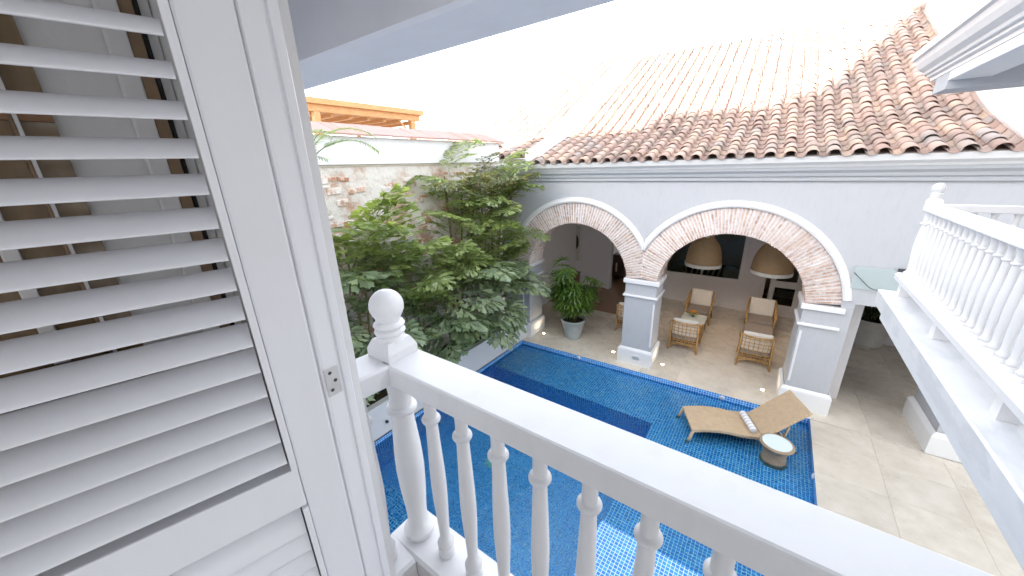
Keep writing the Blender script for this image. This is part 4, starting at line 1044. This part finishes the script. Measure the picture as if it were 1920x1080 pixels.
# fishtail palms in the planter: fronds with forked side branches and ragged wedge leaflets
def fishtail_frond(rng, L, npin, leaf_l, mat, droop=.9, dens=1.0):
    b = MB(); n = 14; pts = []; p = Vector((0, 0, 0)); el = radians(rng.uniform(52, 74))
    for i in range(n+1):
        pts.append(p.copy()); e = el-droop*(i/n)**1.3; p = p+Vector((0, cos(e), sin(e)))*(L/n)
    b.tube(pts, [.011*(1-.75*i/n) for i in range(n+1)], 4)
    def at(t_):
        f = min(t_*n, n-1e-4); i = int(f); return pts[i].lerp(pts[i+1], f-i), (pts[i+1]-pts[i]).normalized()
    def leaflet(o, d, nrm, l):
        d = d.normalized(); s_ = d.cross(nrm).normalized(); w = l*rng.uniform(.34, .48)
        sk = rng.uniform(-.3, .3)*w; dn = Vector((0, 0, -1))*l*rng.uniform(.0, .28)
        v_ = [o, o+d*l*.55+s_*w*.36+dn*.3, o+d*l*.86+s_*w*.62+sk*s_+dn*.8, o+d*l*.84+s_*w*.2+dn*.8, o+d*l*1.0-s_*w*.08+sk*s_+dn, o+d*l*.80-s_*w*.3+dn*.7, o+d*l*.84-s_*w*.55+dn*.8, o+d*l*.5-s_*w*.34+dn*.3]
        b.add([q[:] for q in v_], [(0, 1, 2, 3), (0, 3, 4, 5), (0, 5, 6, 7)], False)
    for k in range(npin):
        t_ = .22+.76*k/(npin-1); o, tan = at(t_)
        for sd in (-1, 1):
            side = Vector((sd, 0, 0)); pl_ = L*(.34*sin(pi*(.18+.80*t_))+.05)*rng.uniform(.8, 1.1)
            d = (tan*(.55+.5*t_)+side*(.95-.3*t_)+Vector((0, 0, rng.uniform(-.12, .1)))).normalized()
            m_ = max(3, int(pl_/(leaf_l*.42)*dens)); q = o.copy(); qp = [q.copy()]
            for j in range(m_):
                d2 = (d+Vector((0, 0, -.45*(j/m_)**1.5))).normalized(); q = q+d2*(pl_/m_); qp.append(q.copy())
                nrm = d2.cross(side.cross(d2) if abs(d2.x) < .95 else Vector((0, 1, 0))); nrm = Vector((0, 0, 1))-d2*d2.z
                perp = d2.cross(Vector((0, 0, 1))).normalized()
                for s2 in (-1, 1):
                    if rng.random() < .93: leaflet(q, d2*.85+perp*s2*.75+Vector((0, 0, rng.uniform(-.25, .15))), nrm+Vector((rng.uniform(-.8, .8), rng.uniform(-.8, .8), 0)), leaf_l*rng.uniform(.75, 1.2))
            leaflet(q, d2, nrm, leaf_l*1.15); b.tube(qp, .004, 3, True, False)
    o, tan = at(.999); leaflet(o, tan, Vector((0, 0, 1)), leaf_l*1.3)
    return b
rng = random.Random(40)
FR_DEEP = [fishtail_frond(rng, 1.75, 8, .27, None, rng.uniform(.9, 1.5), .72).mesh('frond', 'leaf_deep') for _ in range(6)]
FR_BRIGHT = [fishtail_frond(rng, 1.7, 8, .25, None, rng.uniform(.5, 1.0), .72).mesh('frond', 'leaf_bright') for _ in range(5)]
FR_FINE = [fishtail_frond(rng, 1.6, 9, .175, None, rng.uniform(.6, 1.3), .8).mesh('frond', 'leaf_bright') for _ in range(5)]
FR_DRY = [fishtail_frond(rng, 1.5, 8, .15, None, rng.uniform(.9, 1.5), .8).mesh('frond', 'leaf_dry') for _ in range(3)]
def palm(label, x, y, stems, fronds, seed, stem_mat='palm_stem', zbase=.6, bias=0.0, extra=()):
    # stems: list of (dx, dy, height); fronds: list of (mesh list, count, zlo, zhi, scale)
    rng = random.Random(seed)
    r = thing('fishtail_palm', label, 'palm', (x, y, zbase), 0, 'fishtail palms in the planter')
    for dx, dy, h in stems:
        MB().tube([(dx*.15, dy*.15, 0), (dx*.5, dy*.5, h*.5), (dx, dy, h)], [.034, .028, .018], 8).build('stem', stem_mat, r)
    for meshes, cnt, zlo, zhi, sc in fronds:
        for k in range(cnt):
            dx, dy, h = rng.choice(stems); z = rng.uniform(zlo, min(zhi, h)); t_ = z/h
            # grow mostly along the wall and out over the pool
            az = rng.uniform(-pi, 0) if rng.random() < .72 else rng.uniform(0, pi)
            az += bias
            inst('frond', rng.choice(meshes), r, (dx*t_, dy*t_, z), (rng.uniform(-.25, .2), rng.uniform(-.25, .25), az), sc*rng.uniform(.8, 1.12))
    for me_, p_, ro_, sc_ in extra: inst('frond', me_, r, p_, ro_, sc_)
    return r
palm('tall fishtail palm with big fronds spread before the brick wall left of the finial', -6.62, 3.75, [(.1, .1, 2.4), (.15, -.2, 3.6), (.1, .5, 3.8)], [(FR_DEEP, 10, .6, 2.4, 1.0), (FR_BRIGHT, 7, 2.2, 3.4, 1.0)], 51, extra=[(FR_BRIGHT[0], (.2, .1, 2.9), (.30, .05, -1.35), 1.05), (FR_BRIGHT[2], (.2, .5, 2.7), (.25, -.1, -1.9), 1.0), (FR_BRIGHT[1], (.25, -.2, 2.5), (.2, .1, -1.1), .95)])
palm('fishtail palm spreading wide dark leaves above the ball finial', -6.6, 5.0, [(.15, .1, 2.1), (.1, -.4, 2.6), (.2, .4, 2.4)], [(FR_DEEP, 8, .4, 2.4, 1.0), (FR_BRIGHT, 5, 1.8, 2.6, 1.0)], 52)
palm('dense fishtail palm drooping over the planter wall at mid pool', -6.5, 6.1, [(.2, .1, 1.5), (.2, -.4, 2.1), (.15, .5, 2.0)], [(FR_DEEP, 9, .2, 1.8, 1.0), (FR_BRIGHT, 6, 1.2, 2.1, .95)], 53)
palm('bushy fishtail palm beside the left pier of the arcade', -6.5, 7.3, [(.2, .1, 1.7), (.15, -.3, 2.3), (.15, .5, 2.1)], [(FR_DEEP, 8, .2, 1.9, .98), (FR_BRIGHT, 8, 1.2, 2.3, .95)], 54)
palm('tall slender fishtail palm with fine light leaves reaching the white band', -6.65, 6.6, [(.05, -.2, 4.6), (.1, .3, 4.2), (.1, .7, 3.7)], [(FR_FINE, 10, 2.2, 4.5, 1.0), (FR_DRY, 5, 3.0, 4.5, .9)], 55, 'palm_stem_brown')
palm('tall yellowing fishtail palm whose top hangs before the tiled eave', -6.55, 7.9, [(.1, .1, 4.6), (.05, -.35, 4.3), (.35, .2, 3.8)], [(FR_FINE, 12, 2.4, 4.5, 1.0), (FR_DRY, 8, 3.3, 4.6, .95), (FR_DEEP, 6, .3, 1.8, .95)], 56)
palm('low fishtail palm drooping beside the near end of the planter', -6.5, 2.7, [(.1, .1, 1.2), (.1, -.3, 1.6)], [(FR_DEEP, 13, .3, 1.6, .95)], 57)
# feathery areca by the house with a frond crossing the pergola
def feather_frond(rng, L, n, ll, droop=1.0):
    b = MB(); m_ = 14; pts = []; p = Vector((0, 0, 0)); el = radians(62)
    for i in range(m_+1):
        pts.append(p.copy()); e = el-droop*(i/m_)**1.2; p = p+Vector((0, cos(e), sin(e)))*(L/m_)
    b.tube(pts, [.009*(1-.8*i/m_) for i in range(m_+1)], 4)
    for k in range(n):
        t_ = .25+.74*k/n; f = t_*m_; i = min(int(f), m_-1); o = pts[i].lerp(pts[i+1], f-i); tan = (pts[i+1]-pts[i]).normalized()
        for sd in (-1, 1):
            l = ll*(.35+.8*sin(pi*(.1+.85*t_)))*rng.uniform(.85, 1.1); d = (tan*.75+Vector((sd*.8, 0, .12))).normalized(); s_ = d.cross(Vector((0, 0, 1))).normalized()*.014
            dn = Vector((0, 0, -1)); a_ = o+d*l*.5+dn*l*.04; e_ = o+d*l+dn*l*.28
            b.add([(o-s_*.4)[:], (o+s_*.4)[:], (a_+s_)[:], (a_-s_)[:], e_[:]], [(0, 1, 2, 3), (3, 2, 4)], True)
    return b
FE = [feather_frond(rng, 1.2, 20, .30, rng.uniform(1.6, 2.2)).mesh('frond', 'leaf_deep') for _ in range(3)]
ar = thing('areca_palm', 'feathery palm crown beside the door jamb in front of the tiled coping', 'palm', (-5.05, 2.36, .6))
for dx, dy, h in ((.05, .1, 5.0), (-.2, -.2, 4.6)): MB().tube([(dx*.2, dy*.2, 0), (dx*.6, dy*.6, h*.5), (dx, dy, h)], [.035, .03, .018], 8).build('stem', 'palm_stem', ar)
for k in range(11):
    dx, dy, h = ((.05, .1, 5.0), (-.2, -.2, 4.6))[k % 2]
    inst('frond', FE[k % 3], ar, (dx, dy, h-.12*rng.random()), (rng.uniform(-.3, .1), rng.uniform(-.2, .2), 2*pi*k/11+rng.uniform(-.2, .2)), rng.uniform(.7, .95))

# ================================================================== pergola on the neighbour's terrace
pe = thing('wooden_pergola', 'orange timber pergola on the terrace beyond the garden wall', 'pergola', (-9.0, 0, 0))
MB().add([(-3.0, 4.55, 6.70), (.1, 4.55, 6.86), (.1, 8.0, 6.86), (-3.0, 8.0, 6.70), (-3.0, 4.55, 6.80), (.1, 4.55, 6.98), (.1, 8.0, 6.98), (-3.0, 8.0, 6.80)],
         [(0, 3, 2, 1), (4, 5, 6, 7), (0, 1, 5, 4), (1, 2, 6, 5), (2, 3, 7, 6), (3, 0, 4, 7)]).build('deck_roof', 'pergola_wood', pe)
MB().bbox(-.12, .02, 4.62, 7.9, 6.70, 6.858, .008).build('beam', 'pergola_wood', pe)
MB().bbox(-2.9, -2.76, 4.62, 7.9, 6.55, 6.70, .008).build('beam', 'pergola_wood', pe)
for k in range(7): MB().bbox(-2.75, -.13, 4.75+k*.5, 4.83+k*.5, 6.62, 6.72, .005).build('rafter', 'pergola_wood', pe)
for y in (4.85, 7.65):
    MB().bbox(-.12, .02, y-.07, y+.07, 4.5, 6.699, .006).build('post', 'pergola_wood', pe); MB().bbox(-2.9, -2.76, y-.07, y+.07, 4.5, 6.549, .006).build('post', 'pergola_wood', pe)
MB().tube([(-.05, 7.58, 6.35), (-.05, 7.15, 6.72)], .03, 4).build('brace', 'pergola_wood', pe)
o = structure(MB().box(-13, -7.46, -1, 9.0, 4.3, 4.5).build('terrace', 'grout_beige'))
